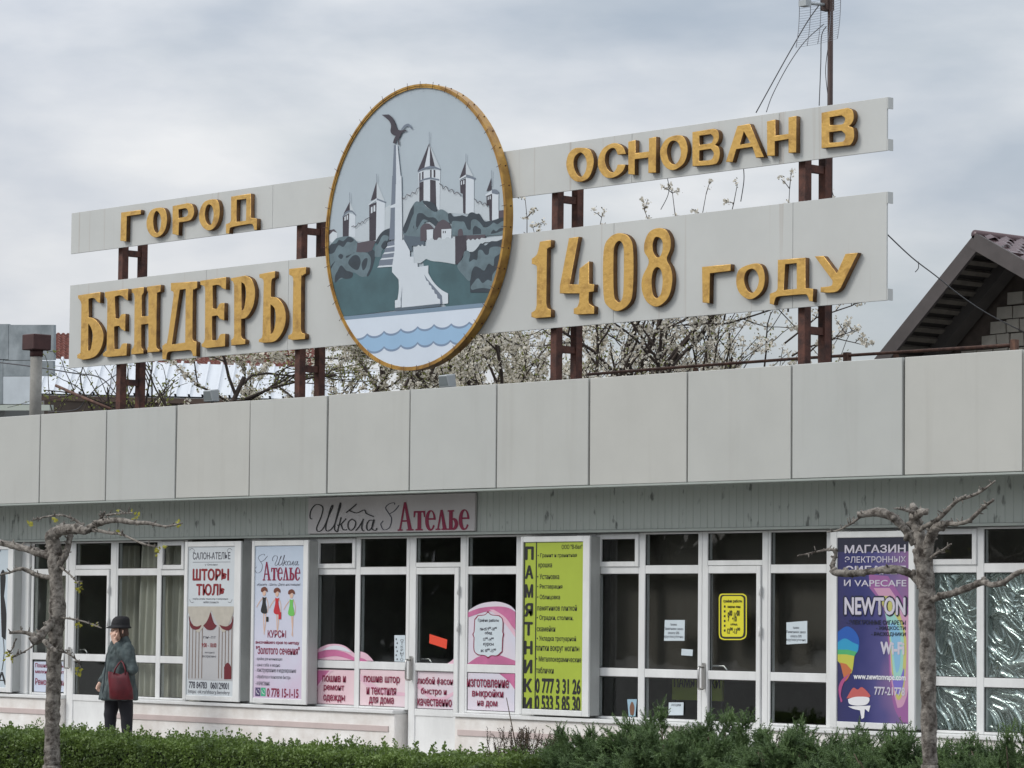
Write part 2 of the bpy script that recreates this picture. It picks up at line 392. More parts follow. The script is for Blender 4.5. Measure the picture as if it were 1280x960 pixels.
def door(fl, tl, tr, fr, gl, gr, hx, hy):
    """frame from fl to fr, transom glass tl..tr, leaf glass gl..gr"""
    x0, x1, a, b = X(fl), X(fr), X(tl), X(tr); y0, y1 = YW, YW+.07
    mb = MB().box(x0, a, y0, y1, .09, Z_TOP).box(b, x1, y0, y1, .09, Z_TOP).box(a, b, y0+.002, y1, 2.522, Z_TOP).box(a, b, y0+.002, y1, 2.20, 2.25)
    d = mb.build('door', m_white, bld, bevel=.004)
    c, e = X(gl), X(gr); la, lb = a+.004, b-.004
    lf = MB()
    lf.box(la, c, YW-.02, YW+.05, .11, 2.195).box(e, lb, YW-.02, YW+.05, .11, 2.195)
    for z0, z1 in ((2.12, 2.195), (1.065, 1.152), (.575, .65), (.11, .16)): lf.box(c, e, YW-.018, YW+.05, z0, z1)
    lo = lf.build('door_leaf', m_white, d, bevel=.004)
    MB().box(c, e, YW-.006, YW+.03, .16, .575).build('door_panel', m_white, d)
    gk = MB()
    for q in ((a, b, 2.25, 2.522), (c, e, 1.152, 2.12), (c, e, .65, 1.065)): pane(*q, d); bead(gk, *q)
    gk.build('gasket', m_rub, d); handle(hx, hy, d)
    for z in (.35, 1.55, 1.95): MB().tube([(lb+.004, YW-.03, z-.05), (lb+.004, YW-.03, z+.05)], .012, 8).build('hinge', m_white, d)
    return d
window(-172, [(-168, -122), (-116, -68)], -63)
window(-62, [(-58, -12), (-8, 20)], 26)
window(38, [(41, 81)], 84)
door(84.5, 93, 137, 144, 94, 134, 88, 822)
window(144.3, [(146, 195), (200.5, 229)], 233, vents=(1,))
window(303, [(318, 350)], 392.5)
window(392.8, [(395.6, 443.4), (449.4, 507)], 511, vents=(0,))
door(511.3, 518.8, 574.5, 581.5, 521, 569, 515, 835)
window(581.8, [(584, 644.4)], 651)
window(651.3, [(665, 720)], 744)
window(744.3, [(747.6, 797.7), (805.8, 872)], 877, vents=(0,))
door(877.3, 884, 952.2, 959.5, 886.5, 946.5, 881, 845)
window(959.8, [(962.8, 1032.7)], 1042)
window(1042.3, [(1060, 1120)], 1152)
window(1152.3, [(1157, 1220.5), (1229.6, 1301)], 1306, vents=(0,))
for pxa, pxb in ((24, 37.5),):
    MB().box(X(pxa), X(pxb), YW-.03, YW+.06, .63, Z_TOP).build('wall_post', m_white, bld, bevel=.005)

# things behind the glass
m_blind = mat('brown_blind', rgb(82, 76, 69), .9, var=.1, vscale=2)
bl = MB().box(X(745), X(1041), YW+.20, YW+.205, 1.05, 2.53).build('roller_blind', m_blind); tag(bl, 'dark brown blind drawn down behind the glass of the memorials shop', 'blind')
m_curt = mat('curtain_cream', rgb(224, 220, 204), .9, var=.25, vscale=3, vstretch=(6, 6, .4), trans=.2)
def curtain(p0, p1, amp, label, z0=.3, yy=.2):
    x0, x1 = X(p0), X(p1); n = int((x1-x0)/.012); V = []; F = []
    ph = rnd.random()*6
    for i in range(n+1):
        x = x0+(x1-x0)*i/n; u = (x-x0)
        for j in range(7):
            z = z0+(2.5-z0)*j/6
            w = 1+.35*math.sin(3.1*z+u*4)*(1-j/6)
            V.append((x+.02*math.sin(z*3+u*9), YW+yy+amp*w*math.sin(u*46+ph+.8*math.sin(u*9)+.25*math.sin(z*1.7)), z))
    for i in range(n):
        for j in range(6): F.append((i*7+j, (i+1)*7+j, (i+1)*7+j+1, i*7+j+1))
    c = np_mesh('curtain', V, F, m_curt, None, True); return tag(c, label, 'curtain', 'curtains in the left shop')
curtain(160, 200, .035, 'cream pleated curtain seen through the window beside the woman in the hat')
curtain(201, 232, .03, 'cream pleated curtain in the narrow pane left of the red lettered curtain poster')
curtain(42, 84, .03, 'cream curtain in the left pane behind the pollarded tree trunk')
curtain(113, 131, .035, 'narrow cream curtain behind the glass of the left door', yy=.5)
# crinkled foil taped inside the right-hand windows
m_foil = mat('foil', (.54, .60, .57), .22, 1.0)
def foil(p0, p1, z0, z1, label, seed):
    x0, x1 = X(p0)-.01, X(p1)+.01; nx, nz = 130, int(130*(z1-z0)/(x1-x0)); V = np.zeros(((nx+1)*(nz+1), 3)); k = 0
    o = Vector((seed*3.7, seed*1.3, seed))
    for j in range(nz+1):
        for i in range(nx+1):
            x = x0+(x1-x0)*i/nx; z = z0+(z1-z0)*j/nz
            q = Vector((x*2.6+z*2.0, z*1.5-x*1.0, 0))+o; q += Vector((noise.noise(q*1.3), noise.noise(q*1.3+Vector((5, 5, 5))), 0))*.5
            d = 1-abs(noise.noise(q))*2; e = 1-abs(noise.noise(q*2.3+Vector((3, 9, 1))))*2; h = noise.noise(q*.7)
            V[k] = (x, YW+.07-.016*max(0, d)**9-.010*max(0, e)**8-.0035*max(0, 1-abs(noise.noise(q*5.1))*2)**6-.0014*max(0, 1-abs(noise.noise(q*9.7))*2)**4+.005*h, z); k += 1
    F = [(j*(nx+1)+i, j*(nx+1)+i+1, (j+1)*(nx+1)+i+1, (j+1)*(nx+1)+i) for j in range(nz) for i in range(nx)]
    return tag(np_mesh('foil_sheet', V, F, m_foil, None, False), label, 'foil', 'crinkled foil in the right-hand windows')
foil(1157, 1220.5, 1.152, 2.12, 'crinkled silver foil behind the tall pane just right of the pollarded trunk', 1)
foil(1157, 1220.5, .655, 1.066, 'crinkled silver foil behind the low pane just right of the pollarded trunk', 2)
foil(1229.6, 1301, 1.152, 2.12, 'crinkled silver foil behind the tall pane at the right edge of the photo', 3)
foil(1229.6, 1301, .655, 1.066, 'crinkled silver foil behind the low pane at the right edge of the photo', 4)
# ------------------------------------------------------------------ roof sign
KO = 1.5       # what the photo shows -> base colour (the sign hangs in the open under a bright overcast sky)
m_board = streak('sign_board_white', rgb(196, 198, 195), rgb(138, 112, 90), .5, (13, 13, .22), .45, (.64, .80))
m_gold = mat('gold_paint', rgb(212, 170, 92), .33, .4, var=.35, vscale=7, bump=.25, bscale=25, c2=rgb(170, 130, 70), ramp=(.28, .5))
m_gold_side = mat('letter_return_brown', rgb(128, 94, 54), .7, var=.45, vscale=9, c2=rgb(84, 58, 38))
m_rim = mat('rim_gold', rgb(196, 154, 74), .4, .3, var=.4, vscale=5, c2=rgb(140, 102, 50))
m_rust = mat('rusty_steel', rgb(104, 66, 54), .8, var=.45, vscale=9, bump=.3, bscale=50, c2=rgb(60, 40, 36))
m_mast = mat('mast_steel', rgb(70, 50, 44), .6, var=.3, vscale=8)
YB = .60; LD = .062; YL = YB-LD
def board(name_label, z0, z1, xa, xb, seams, tabs):
    cx = (xa+xb)/2
    b = empty('sign_board', (cx, YB, z0), name_label, 'sign', 'boards of the rooftop sign')
    xs = [xa]+seams+[xb]
    for i in range(len(xs)-1):
        MB().box(xs[i]+(.002 if i else 0), xs[i+1]-.002, YB, YB+.018, z0, z1).build('board_sheet', m_board, b, bevel=.002)
    fr = MB().box(xa, xb, YB+.02, YB+.06, z0+.02, z0+.06).box(xa, xb, YB+.02, YB+.06, z1-.06, z1-.02); fr.build('back_frame', m_rust, b)
    if tabs:
        for q in (z0+.002, z1-.112): MB().box(xb+.001, xb+.012, YB-.0, YB+.075, q, q+.11).build('end_flange', m_board, b)
    return b
def sx_at(px, py): return at(px, py, YB).x
XL, XR = -.28, 13.27
b_ul = board('narrow white board lettered ГОРОД, upper left of the oval emblem', 6.152, 6.668, XL, 5.9, [sx_at(341, 245)], False)
b_ll = board('deep white board lettered БЕНДЕРЫ, lower left of the oval emblem', 4.713, 5.757, XL, 6.2, [sx_at(258, 338), sx_at(361, 325)], False)
b_ur = board('narrow white board lettered ОСНОВАН В, upper right of the oval emblem', 6.152, 6.668, 7.3, XR, [sx_at(790, 170), sx_at(974, 145)], True)
b_lr = board('deep white board lettered 1408 ГОДУ, lower right of the oval emblem', 4.713, 5.757, 6.9, XR, [sx_at(767, 340), sx_at(991, 300)], True)
def letters(parent, org, sc, glyphs):
    for g in glyphs:
        groups = []
        for part in g.split('|'):
            groups.append([wpx(outline(l, org, sc), YL) for l in part.split('/')])
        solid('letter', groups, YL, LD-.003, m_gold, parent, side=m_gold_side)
letters(b_ll, (80, 330), 6.857, [
 "118,268 310,240 310,335 ~285,325 ~262,297 ~235,292 210,300 210,455 ~255,468 ~305,520 ~338,605 ~325,700 ~285,775 ~232,808 160,822 112,808 112,778 ~130,765 ~141,735 148,350 ~140,318 120,295/208,512 ~232,550 ~245,610 ~238,680 ~225,735 205,742",
 "348,240 548,212 548,314 ~520,300 ~500,277 ~470,270 436,280 440,462 ~470,466 ~490,432 525,427 525,577 ~492,560 ~468,532 430,538 430,728 ~475,726 ~498,684 538,680 536,785 370,798 332,790 332,765 ~355,745 ~364,715 370,320 ~364,298 350,282",
 "578,212 683,197 683,245 ~668,270 666,300 666,448 722,444 722,262 ~718,238 710,226 710,194 828,178 828,236 ~802,248 ~796,280 790,695 ~798,722 818,735 818,750 714,760 714,715 ~722,695 722,512 662,520 662,700 ~668,722 680,735 680,766 575,776 575,735 ~592,715 600,690 604,300 ~598,258 580,246",
 "915,162 1141,149 1141,205 ~1115,220 ~1104,255 1100,640 ~1112,658 1134,668 1134,790 1104,790 ~1092,752 ~1070,738 ~1000,745 ~905,752 ~882,775 876,820 842,815 842,700 ~868,680 ~885,650 938,270 ~935,240 915,228/992,222 1042,214 1037,672 922,690"])
letters(b_ll, (230, 320), 6.859, [
 "138,212 360,180 360,288 ~330,278 ~308,255 ~280,248 245,256 246,447 ~280,450 ~305,408 345,402 345,552 ~308,540 ~285,512 240,518 240,720 ~285,718 ~310,672 352,666 352,775 190,790 150,778 150,755 ~170,735 178,705 180,290 ~172,260 140,248",
 "400,190 525,167 ~578,198 ~608,290 ~600,400 ~570,480 ~530,530 490,540 490,680 ~500,705 525,718 525,755 402,768 402,722 ~420,705 428,680 428,250 ~420,222 402,210/492,225 ~520,250 ~530,320 ~522,400 ~512,450 492,470",
 "645,155 780,130 780,185 ~755,200 ~748,235 745,350 ~800,360 ~850,420 ~872,510 ~860,610 ~820,690 ~770,735 680,745 640,738 640,715 ~665,700 672,670 682,230 ~675,200 645,185/742,415 ~775,450 ~785,530 ~775,610 ~760,655 740,668|900,110 1045,95 1045,150 ~1015,170 ~1005,205 1002,620 ~1010,655 1038,668 1038,712 930,722 892,712 892,680 ~922,665 930,640 935,215 ~930,180 900,160"])
letters(b_ul, (80, 220), 8.0, [
 "570,365 768,338 768,382 628,402 622,655 562,648",
 "~930,318 ~1000,325 ~1028,400 ~1022,500 ~985,580 ~920,615 ~865,590 ~828,520 ~828,430 ~868,345/~925,350 ~958,385 ~970,455 ~958,530 ~930,570 ~903,540 ~892,460 ~900,390",
 "1085,300 1235,270 ~1278,285 ~1300,340 ~1292,400 ~1255,445 1150,465 1145,595 1083,580/1145,335 1215,322 ~1238,345 ~1235,385 ~1215,405 1145,420"])
letters(b_ul, (230, 220), 8.0, [
 "~260,235 ~330,240 ~356,320 ~348,430 ~310,510 ~250,545 ~190,515 ~152,440 ~155,350 ~195,265/~250,285 ~282,310 ~295,380 ~285,450 ~262,490 ~225,465 ~208,390 ~222,310",
 "470,205 668,175 668,418 728,425 728,540 700,540 ~690,495 ~665,480 ~560,495 ~470,515 ~455,540 452,578 418,575 418,480 ~455,465 468,440/528,240 622,228 618,445 522,460"])
letters(b_ur, (700, 140), 6.4, [
 "~165,285 ~235,300 ~268,370 ~262,450 ~225,530 ~150,560 ~85,525 ~50,440 ~60,350 ~105,295/~160,325 ~195,350 ~212,410 ~200,480 ~165,518 ~130,490 ~108,420 ~118,360",
 "527,335 ~500,275 ~430,248 ~350,285 ~308,360 ~305,440 ~345,510 ~400,530 ~460,510 ~505,470 525,420 460,420 ~445,460 ~420,482 ~385,462 ~360,400 ~368,330 ~405,292 ~440,295 460,342",
 "545,237 603,224 603,330 710,315 710,210 768,197 768,485 705,488 705,365 598,378 598,502 545,497",
 "~905,190 ~975,190 ~1010,240 ~1020,320 ~990,410 ~920,462 ~860,455 ~815,400 ~800,310 ~840,225/~905,230 ~945,250 ~965,320 ~950,385 ~915,418 ~875,395 ~855,320 ~870,255",
 "1058,160 1225,133 ~1262,150 ~1272,200 ~1260,240 1240,265 ~1270,285 ~1278,340 ~1262,400 ~1220,422 1058,435/1115,190 1205,178 ~1225,200 ~1218,235 ~1200,250 1115,262/1115,308 1205,295 ~1228,325 ~1222,360 ~1200,382 1112,392"])
letters(b_ur, (880, 110), 5.333, [
 "222,252 305,238 400,460 345,465 322,392 215,408 190,495 145,492/265,290 308,365 238,378",
 "418,222 475,210 475,318 562,305 562,195 615,186 615,430 562,433 562,340 472,355 472,452 420,452",
 "782,165 955,132 ~990,150 ~998,200 ~985,235 965,255 ~995,270 ~1000,330 ~980,375 ~945,385 782,402/838,195 915,183 ~938,200 ~935,225 ~915,242 838,247/835,295 915,285 ~940,310 ~935,345 ~915,358 835,365"])
letters(b_lr, (650, 270), 6.095, [
 "150,195 235,182 235,235 ~210,250 ~205,290 200,665 ~210,700 235,715 235,770 120,780 85,770 85,735 ~115,715 125,680 128,400 ~122,378 88,365 88,325 ~125,295 ~142,240",
 "372,168 445,158 378,520 447,520 452,400 525,345 525,515 565,520 562,575 525,580 522,640 ~530,670 565,690 565,745 435,752 408,745 408,705 ~435,690 450,650 452,590 302,590 302,535",
 "~755,130 ~830,160 ~862,260 ~860,560 ~830,670 ~745,725 ~670,690 ~635,600 ~635,270 ~680,165/~755,190 ~785,225 ~790,330 ~785,580 ~765,650 ~740,650 ~715,590 ~712,330 ~720,230",
 "~1045,92 ~1110,105 ~1145,170 ~1145,250 ~1118,330 ~1150,400 ~1160,500 ~1130,620 ~1050,690 ~975,665 ~930,580 ~930,470 ~980,350 ~945,270 ~950,190 ~985,120/~1045,160 ~1080,185 ~1085,250 ~1070,300 ~1045,315 ~1018,280 ~1010,225 ~1022,175/~1045,390 ~1075,420 ~1085,500 ~1072,590 ~1040,625 ~1012,590 ~1002,500 ~1015,420"])
letters(b_lr, (860, 300), 4.923, [
 "85,165 262,148 262,190 135,205 132,390 88,385",
 "~400,145 ~450,155 ~472,220 ~462,300 ~420,350 ~370,365 ~315,325 ~295,255 ~315,180/~392,178 ~420,195 ~435,245 ~420,300 ~390,325 ~360,300 ~345,245 ~358,195",
 "552,122 722,108 722,295 770,300 768,380 745,375 ~735,345 ~715,335 ~620,342 ~550,350 ~535,370 528,400 502,392 502,330 ~540,315 550,295/598,150 668,142 668,300 588,308",
 "778,100 835,98 915,205 968,85 1045,78 940,295 ~915,318 ~870,325 815,322 815,290 ~865,285 ~885,275 888,250"])

# steel lattice posts carrying the boards: two uprights one behind the other, with rungs
for px0, lab in ((155, 'rusty steel ladder post under the left end of the БЕНДЕРЫ board'), (378, 'rusty steel ladder post left of the oval emblem'),
                 (698, 'rusty steel ladder post under the 1408 lettering'), (1007, 'rusty steel ladder post nearest the right end of the sign boards')):
    x = at(px0, 330 if px0 < 500 else 270, .72).x
    p = empty('sign_post', (x, .8, 3.9), lab, 'post', 'steel posts of the rooftop sign')
    top = 6.6
    for yy, r_ in ((.665, .055), (.955, .055)):
        c = .045
        mb = MB().box(x-c, x+c, yy, yy+.012, 3.9, top).box(x-c, x-c+.012, yy+.012, yy+.09, 3.9, top).box(x+c-.012, x+c, yy+.012, yy+.09, 3.9, top)
        mb.build('upright', m_rust, p)
    z = 4.08
    while z < 6.5:
        MB().box(x-.03, x+.03, .757, .953, z, z+.075).build('rung', m_rust, p); z += .385 if z < 4.4 else .40

# ------------------------------------------------------------------ oval emblem
YE = .50
_l, _r, _t, _b = at(406, 300, YE-.03).x, at(641.7, 265, YE+.085).x, at(533, 103, YE-.03).z, at(508, 463.5, YE-.03).z
ER = (_t-_b)/2; EC = ((_l+_r)/2, (_t+_b)/2); EA = (_r-_l)/2/ER      # slightly oval
emb = empty('emblem', (EC[0], .5, EC[1]-ER), 'round gold rimmed city emblem painted with a fortress, column and river', 'sign')
def ring(name, r0, r1, y0, y1, m, parent, n=96):
    mb = MB(); vs = []
    for k in range(n):
        a = 2*math.pi*k/n; c, s = math.cos(a), math.sin(a)
        for r, y in ((r0, y0), (r1, y0), (r1, y1), (r0, y1)): vs.append((EC[0]+r*c*EA, y, EC[1]+r*s))
    fs = []
    for k in range(n):
        i, j = 4*k, 4*((k+1) % n)
        for q in range(4): fs.append((i+q, j+q, j+(q+1) % 4, i+(q+1) % 4))
    mb.add(vs, fs, False); return mb.build(name, m, parent)
ring('rim', ER-.022, ER, YE-.025, YE+.085, m_rim, emb)
ring('rim_lip', ER-.042, ER-.023, YE-.018, YE+.0, m_rim, emb)
for k in range(44):
    a = 2*math.pi*(k+.5)/44; c, s = math.cos(a)*EA, math.sin(a)
    p0 = Vector((EC[0]+(ER-.052)*c, YE-.036, EC[1]+(ER-.052)*s)); p1 = Vector((EC[0]+(ER+.028)*c, YE-.036, EC[1]+(ER+.028)*s))
    p2 = Vector((EC[0]+(ER+.004)*c, YE+.05, EC[1]+(ER+.004)*s))
    MB().tube([p0, p1], .003, 5).build('rim_clip', m_rust, emb)
    MB().tube([p2-Vector((c*.004, 0, s*.004)), p2+Vector((c*.006, 0, s*.006))], .008, 6).build('rivet', m_rust, emb)
CIRC = [(EC[0]+(ER-.023)*EA*math.cos(2*math.pi*k/96), EC[1]+(ER-.023)*math.sin(2*math.pi*k/96)) for k in range(96)]
def clip(poly):
    out = poly
    for i in range(96):
        (ax, az), (bx, bz) = CIRC[i], CIRC[(i+1) % 96]; src = out; out = []
        f = lambda p: (bx-ax)*(p[1]-az)-(bz-az)*(p[0]-ax)
        for j in range(len(src)):
            p, q = src[j-1], src[j]; fp, fq = f(p), f(q)
            if (fp >= 0) != (fq >= 0):
                t = fp/(fp-fq); out.append((p[0]+(q[0]-p[0])*t, p[1]+(q[1]-p[1])*t))
            if fq >= 0: out.append(q)
        if not out: return out
    return out
EK = 1.0
ec = lambda n, r, g_, b: mat('emblem_'+n, rgb(r, g_, b, EK), .45, var=.05, vscale=2.5)
for n_, v_ in (('leaf', (106, 126, 134)), ('dark_leaf', (52, 64, 74)), ('teal', (74, 106, 113)), ('plum', (66, 60, 70))): mat('emblem_'+n_, rgb(*v_), .45, var=.32, vscale=6 if n_ != 'teal' else 2.2)
E_SKY, E_PALE, E_LT, E_DK, E_MID = ec('sky', 172, 184, 192), ec('pale', 188, 197, 203), ec('white', 204, 212, 219), ec('plum', 72, 66, 76), ec('leaf', 106, 126, 134)
E_DG, E_TEAL, E_BR, E_SL, E_GR = ec('dark_leaf', 58, 70, 80), ec('teal', 76, 108, 115), ec('brown', 82, 74, 82), ec('slate', 84, 98, 110), ec('grey', 112, 122, 136)
E_WAT, E_BLUE, E_WV, E_Q = ec('water', 208, 218, 230), ec('blue', 150, 184, 214), ec('wave', 122, 142, 168), ec('quay', 120, 142, 162)
MB().add([(x, YE, z) for x, z in CIRC]+[(x, YE+.10, z) for x, z in CIRC], [tuple(range(96)), tuple(range(191, 95, -1))]+[(i, i+96, (i+1) % 96+96, (i+1) % 96) for i in range(96)]).build('painted_disc', E_SKY, emb)
EZ = {1: (400, 100), 2: (520, 100), 3: (400, 220), 4: (520, 220), 5: (400, 340), 6: (520, 340)}; ES = 960/130
elev = [0]
def paint(name, zid, pts, m):
    elev[0] += 1; Y = YE-.0012-.00012*elev[0]
    P = clip_ccw(wpx(outline(pts, EZ[zid], ES), Y))
    if len(P) >= 3: flat(name, [P], Y, m, emb)
def clip_ccw(P):
    return clip(P)
paint('painted_wall', 3, "290,470 310,455 320,470 345,450 350,430 370,440 385,415 400,430 415,400 430,410 455,380 455,610 290,600", E_PALE)
paint('painted_wall', 3, "590,300 650,262 650,600 590,600", E_PALE)
paint('painted_wall', 3, "755,195 775,185 785,205 800,165 825,160 835,185 850,145 870,135 880,160 895,115 930,105 930,330 760,590", E_PALE)
paint('painted_wall', 4, "210,75 235,80 245,120 265,95 285,105 300,140 320,120 340,130 350,165 370,145 390,155 410,190 445,200 445,350 215,340", E_PALE)
paint('painted_wall', 4, "535,210 550,215 565,250 585,230 600,240 610,268 630,245 645,255 655,285 690,290 690,420 535,390", E_PALE)
for z_, s in ((3, "290,470 310,460 320,472 348,450 352,432 372,442 388,418 402,430 418,402 455,385"), (3, "755,190 785,205 800,168 835,185 850,148 880,160 895,118 925,108"),
              (4, "215,75 240,85 248,122 270,95 290,110 302,142 325,122 342,135 352,166 375,148 395,160 412,188"), (4, "535,212 552,220 566,250 588,232 602,245 612,268 634,248 648,262 656,288")):
    ribbon('painted_battlement', s, .9, YE-.0155, E_DK, emb, EZ[z_], ES, seg=2)
paint('painted_house', 3, "85,540 120,500 160,525 155,600 120,620 85,600", E_LT); paint('painted_roof', 3, "85,500 130,490 160,525 120,510 85,545", E_BR)
# towers
paint('painted_tower', 3, "265,340 328,360 325,560 262,575", E_LT); paint('painted_tower', 3, "210,380 270,342 265,565 210,575", E_DK)
paint('painted_spire', 3, "275,235 332,365 275,320", E_PALE); paint('painted_spire', 3, "275,235 275,322 218,348", E_DK); paint('painted_eave', 3, "206,375 ~240,330 ~295,318 334,362 328,368 ~290,332 ~245,342 212,385", E_GR)
paint('painted_window', 3, "226,378 238,370 238,408 226,414", E_LT); paint('painted_window', 3, "246,366 258,360 258,400 246,406", E_LT)
paint('painted_tower', 3, "520,215 600,240 595,560 512,600", E_LT); paint('painted_tower', 3, "455,268 522,240 516,590 455,605", E_DK)
paint('painted_spire', 3, "523,50 602,242 523,206", E_PALE); paint('painted_spire', 3, "523,45 523,206 468,228", E_DK)
paint('painted_eave', 3, "448,262 523,203 523,222 450,272", E_LT); paint('painted_eave', 3, "523,204 612,240 602,250 523,220", E_GR)
paint('painted_window', 3, "470,290 485,282 485,338 470,345", E_LT); paint('painted_window', 3, "494,275 510,268 510,325 494,332", E_LT)
paint('painted_tower', 2, "20,840 225,825 218,1200 30,1150", E_LT)
paint('painted_tower', 4, "30,62 70,48 70,235 30,240", E_DK); paint('painted_tower', 4, "130,33 182,42 188,310 130,240", E_DK)
paint('painted_window', 2, "30,862 42,855 42,925 30,932", E_DK); paint('painted_window', 2, "55,850 70,843 70,915 55,922", E_DK); paint('painted_window', 2, "130,828 144,828 144,900 130,900", E_DK); paint('painted_window', 2, "162,828 178,830 178,900 162,900", E_DK)
paint('painted_band', 2, "28,932 75,910 130,898 215,915 215,930 130,915 75,925 28,948", E_GR)
paint('painted_spire', 2, "122,585 228,825 172,796", E_PALE); paint('painted_spire', 2, "122,580 112,640 75,812 14,842", E_DK); paint('painted_spire', 2, "122,580 174,797 130,792", E_DK); paint('painted_spire', 2, "121,600 129,640 127,794 77,811", E_LT)
paint('painted_eave', 2, "14,842 75,808 125,793 176,798 230,822 222,834 170,812 76,822 20,854", E_GR)
paint('painted_tower', 4, "458,18 535,25 535,345 456,350", E_LT); paint('painted_tower', 4, "405,45 460,22 458,350 435,340 432,165 410,155", E_DK)
paint('painted_spire', 2, "460,745 460,872 400,910", E_DK); paint('painted_spire', 2, "460,750 530,890 460,870", E_PALE); paint('painted_eave', 2, "460,872 552,905 540,922 460,892", E_GR); paint('painted_eave', 2, "396,912 462,872 462,890 402,922", E_LT)
paint('painted_window', 4, "415,50 424,46 424,80 415,84", E_LT); paint('painted_window', 4, "436,42 446,38 446,74 436,78", E_LT)
paint('painted_tower', 4, "700,150 762,165 762,400 700,415", E_LT); paint('painted_tower', 4, "650,188 702,165 702,415 678,410 675,272 652,268", E_DK)
paint('painted_spire', 4, "695,15 695,128 650,142", E_DK); paint('painted_eave', 4, "695,125 ~740,125 768,152 752,172 695,158", E_GR); paint('painted_eave', 4, "640,172 700,130 700,165 645,186", E_LT)
paint('painted_window', 4, "662,192 671,188 671,218 662,222", E_LT); paint('painted_window', 4, "680,184 689,180 689,212 680,216", E_LT)
paint('painted_house', 4, "762,320 830,312 830,390 762,390", E_BR)
for z_, a, b in ((2, "122,478", "122,590"), (2, "461,680", "460,750"), (2, "697,830", "695,980"), (3, "273,150", "275,240"), (3, "521,-20", "523,55")):
    ribbon('painted_pole', a+' '+b, .8, YE-.016, E_GR, emb, EZ[z_], ES, seg=1)
# hill and foliage
paint('painted_hill', 3, "60,700 ~250,650 520,620 700,760 700,900 ~730,1010 720,1120 690,1160 690,1240 200,1300 60,1000", E_TEAL)
paint('painted_hill', 4, "60,760 ~150,780 ~300,800 500,760 820,600 820,900 640,1200 290,1220 100,1000", E_TEAL)
paint('painted_leaves', 3, "80,650 150,575 ~220,558 ~290,562 345,610 345,690 ~400,698 ~470,735 ~500,780 ~480,850 440,925 ~380,930 ~300,890 ~200,950 100,985 80,800", E_MID)
for s in ("~90,640 ~150,620 ~175,590 ~215,600 ~265,560 ~312,590 ~285,612 ~250,610 ~215,655 ~170,640 ~130,705 ~85,715", "~190,718 ~215,738 ~195,768 ~168,742", "~260,800 ~300,738 ~350,735 ~375,790 ~350,865 ~300,850",
          "~160,880 ~195,825 ~240,870 ~272,880 ~305,900 ~290,940 ~235,950 ~190,940 ~140,985 ~140,920", "~385,810 ~410,765 ~438,765 ~425,840 ~395,868", "~432,915 ~460,850 ~470,760 ~440,705 ~470,670 ~512,710 ~500,790 ~475,870 ~445,925", "~240,740 ~280,725 ~330,700 ~300,715 ~250,755",
          "~100,830 ~140,785 ~120,820 ~105,850"):
    paint('painted_leaves', 3, s, E_DG)
paint('painted_wall', 3, "345,618 455,597 515,600 480,685 440,705 335,702", E_BR)
paint('painted_leaves', 3, "520,590 ~560,530 ~600,498 650,480 650,600 ~600,610 ~560,620 ~515,620", E_DG); paint('painted_leaves', 3, "~535,630 ~570,560 ~600,545 ~635,565 ~610,620 ~570,700 ~560,745 505,745 505,640", E_MID); paint('painted_leaves', 3, "~565,645 ~590,605 ~615,600 ~610,650 ~580,672", E_DG)
paint('painted_rock', 3, "775,545 820,505 965,530 965,645 850,645 850,695 795,695 775,640", E_SL)
paint('painted_leaves', 3, "~770,500 ~800,420 ~830,320 ~880,240 ~920,240 ~960,250 965,560 ~900,560 ~780,545", E_MID)
paint('painted_leaves', 3, "~765,490 ~800,400 ~840,300 ~885,262 ~885,300 ~845,390 ~815,480 ~785,530", E_DG); paint('painted_leaves', 3, "~860,470 ~890,400 ~890,360 ~930,335 ~970,360 ~960,400 ~910,430 ~905,480 ~880,495", E_DG)
paint('painted_leaves', 4, "-20,260 ~50,240 ~100,290 ~180,330 ~240,308 ~315,365 ~325,430 ~200,420 ~100,420 ~30,460 -20,520", E_MID)
paint('painted_leaves', 4, "~20,345 ~60,345 ~110,380 ~170,385 ~215,440 ~205,490 ~150,440 ~70,400 ~20,470 ~0,460 ~5,380", E_DG); paint('painted_leaves', 4, "~60,235 ~110,232 ~160,250 ~190,290 ~185,330 ~150,320 ~110,290", E_DG)
paint('painted_leaves', 4, "~295,360 ~320,342 ~345,372 ~400,368 ~430,362 ~470,375 ~490,345 ~520,335 ~560,350 ~585,350 ~630,415 ~680,415 ~740,400 ~780,385 830,385 830,430 ~740,460 ~660,470 ~600,470 ~500,510 ~440,480 ~320,440", E_DG)
paint('painted_leaves', 4, "~330,430 ~365,415 ~410,420 ~445,425 ~475,490 ~505,490 ~510,415 ~550,400 ~590,430 ~630,475 ~680,460 ~715,430 ~750,445 ~790,420 830,410 830,540 ~700,548 640,555 330,550", E_MID)
paint('painted_leaves', 4, "~525,490 ~545,460 ~575,475 ~600,495 600,535 525,540", E_DG); paint('painted_leaves', 4, "~690,530 ~715,495 ~740,510 ~780,480 ~820,490 ~770,515 ~720,530", E_DG)
paint('painted_roof', 4, "40,480 ~70,445 ~120,440 165,485 98,496 95,600 40,600", E_BR); paint('painted_roof', 4, "160,500 200,432 ~250,402 305,432 328,486 235,492 230,590 160,590", E_BR)
paint('painted_house', 4, "98,496 158,492 155,590 100,590", E_LT); paint('painted_house', 4, "235,492 327,487 325,585 235,590", E_LT)
for a in (248, 266): paint('painted_window', 4, f"{a},508 {a+9},507 {a+9},527 {a},528", E_DK)
paint('painted_wall', 4, "95,592 110,585 125,590 135,575 155,575 170,592 195,588 205,570 225,568 240,585 265,582 280,565 300,562 315,578 335,575 345,560 362,558 362,815 ~250,795 ~150,785 95,765", E_PALE)
paint('painted_wall', 4, "-20,655 10,650 20,635 45,650 55,632 75,648 95,640 95,765 40,805 -20,805", E_PALE)
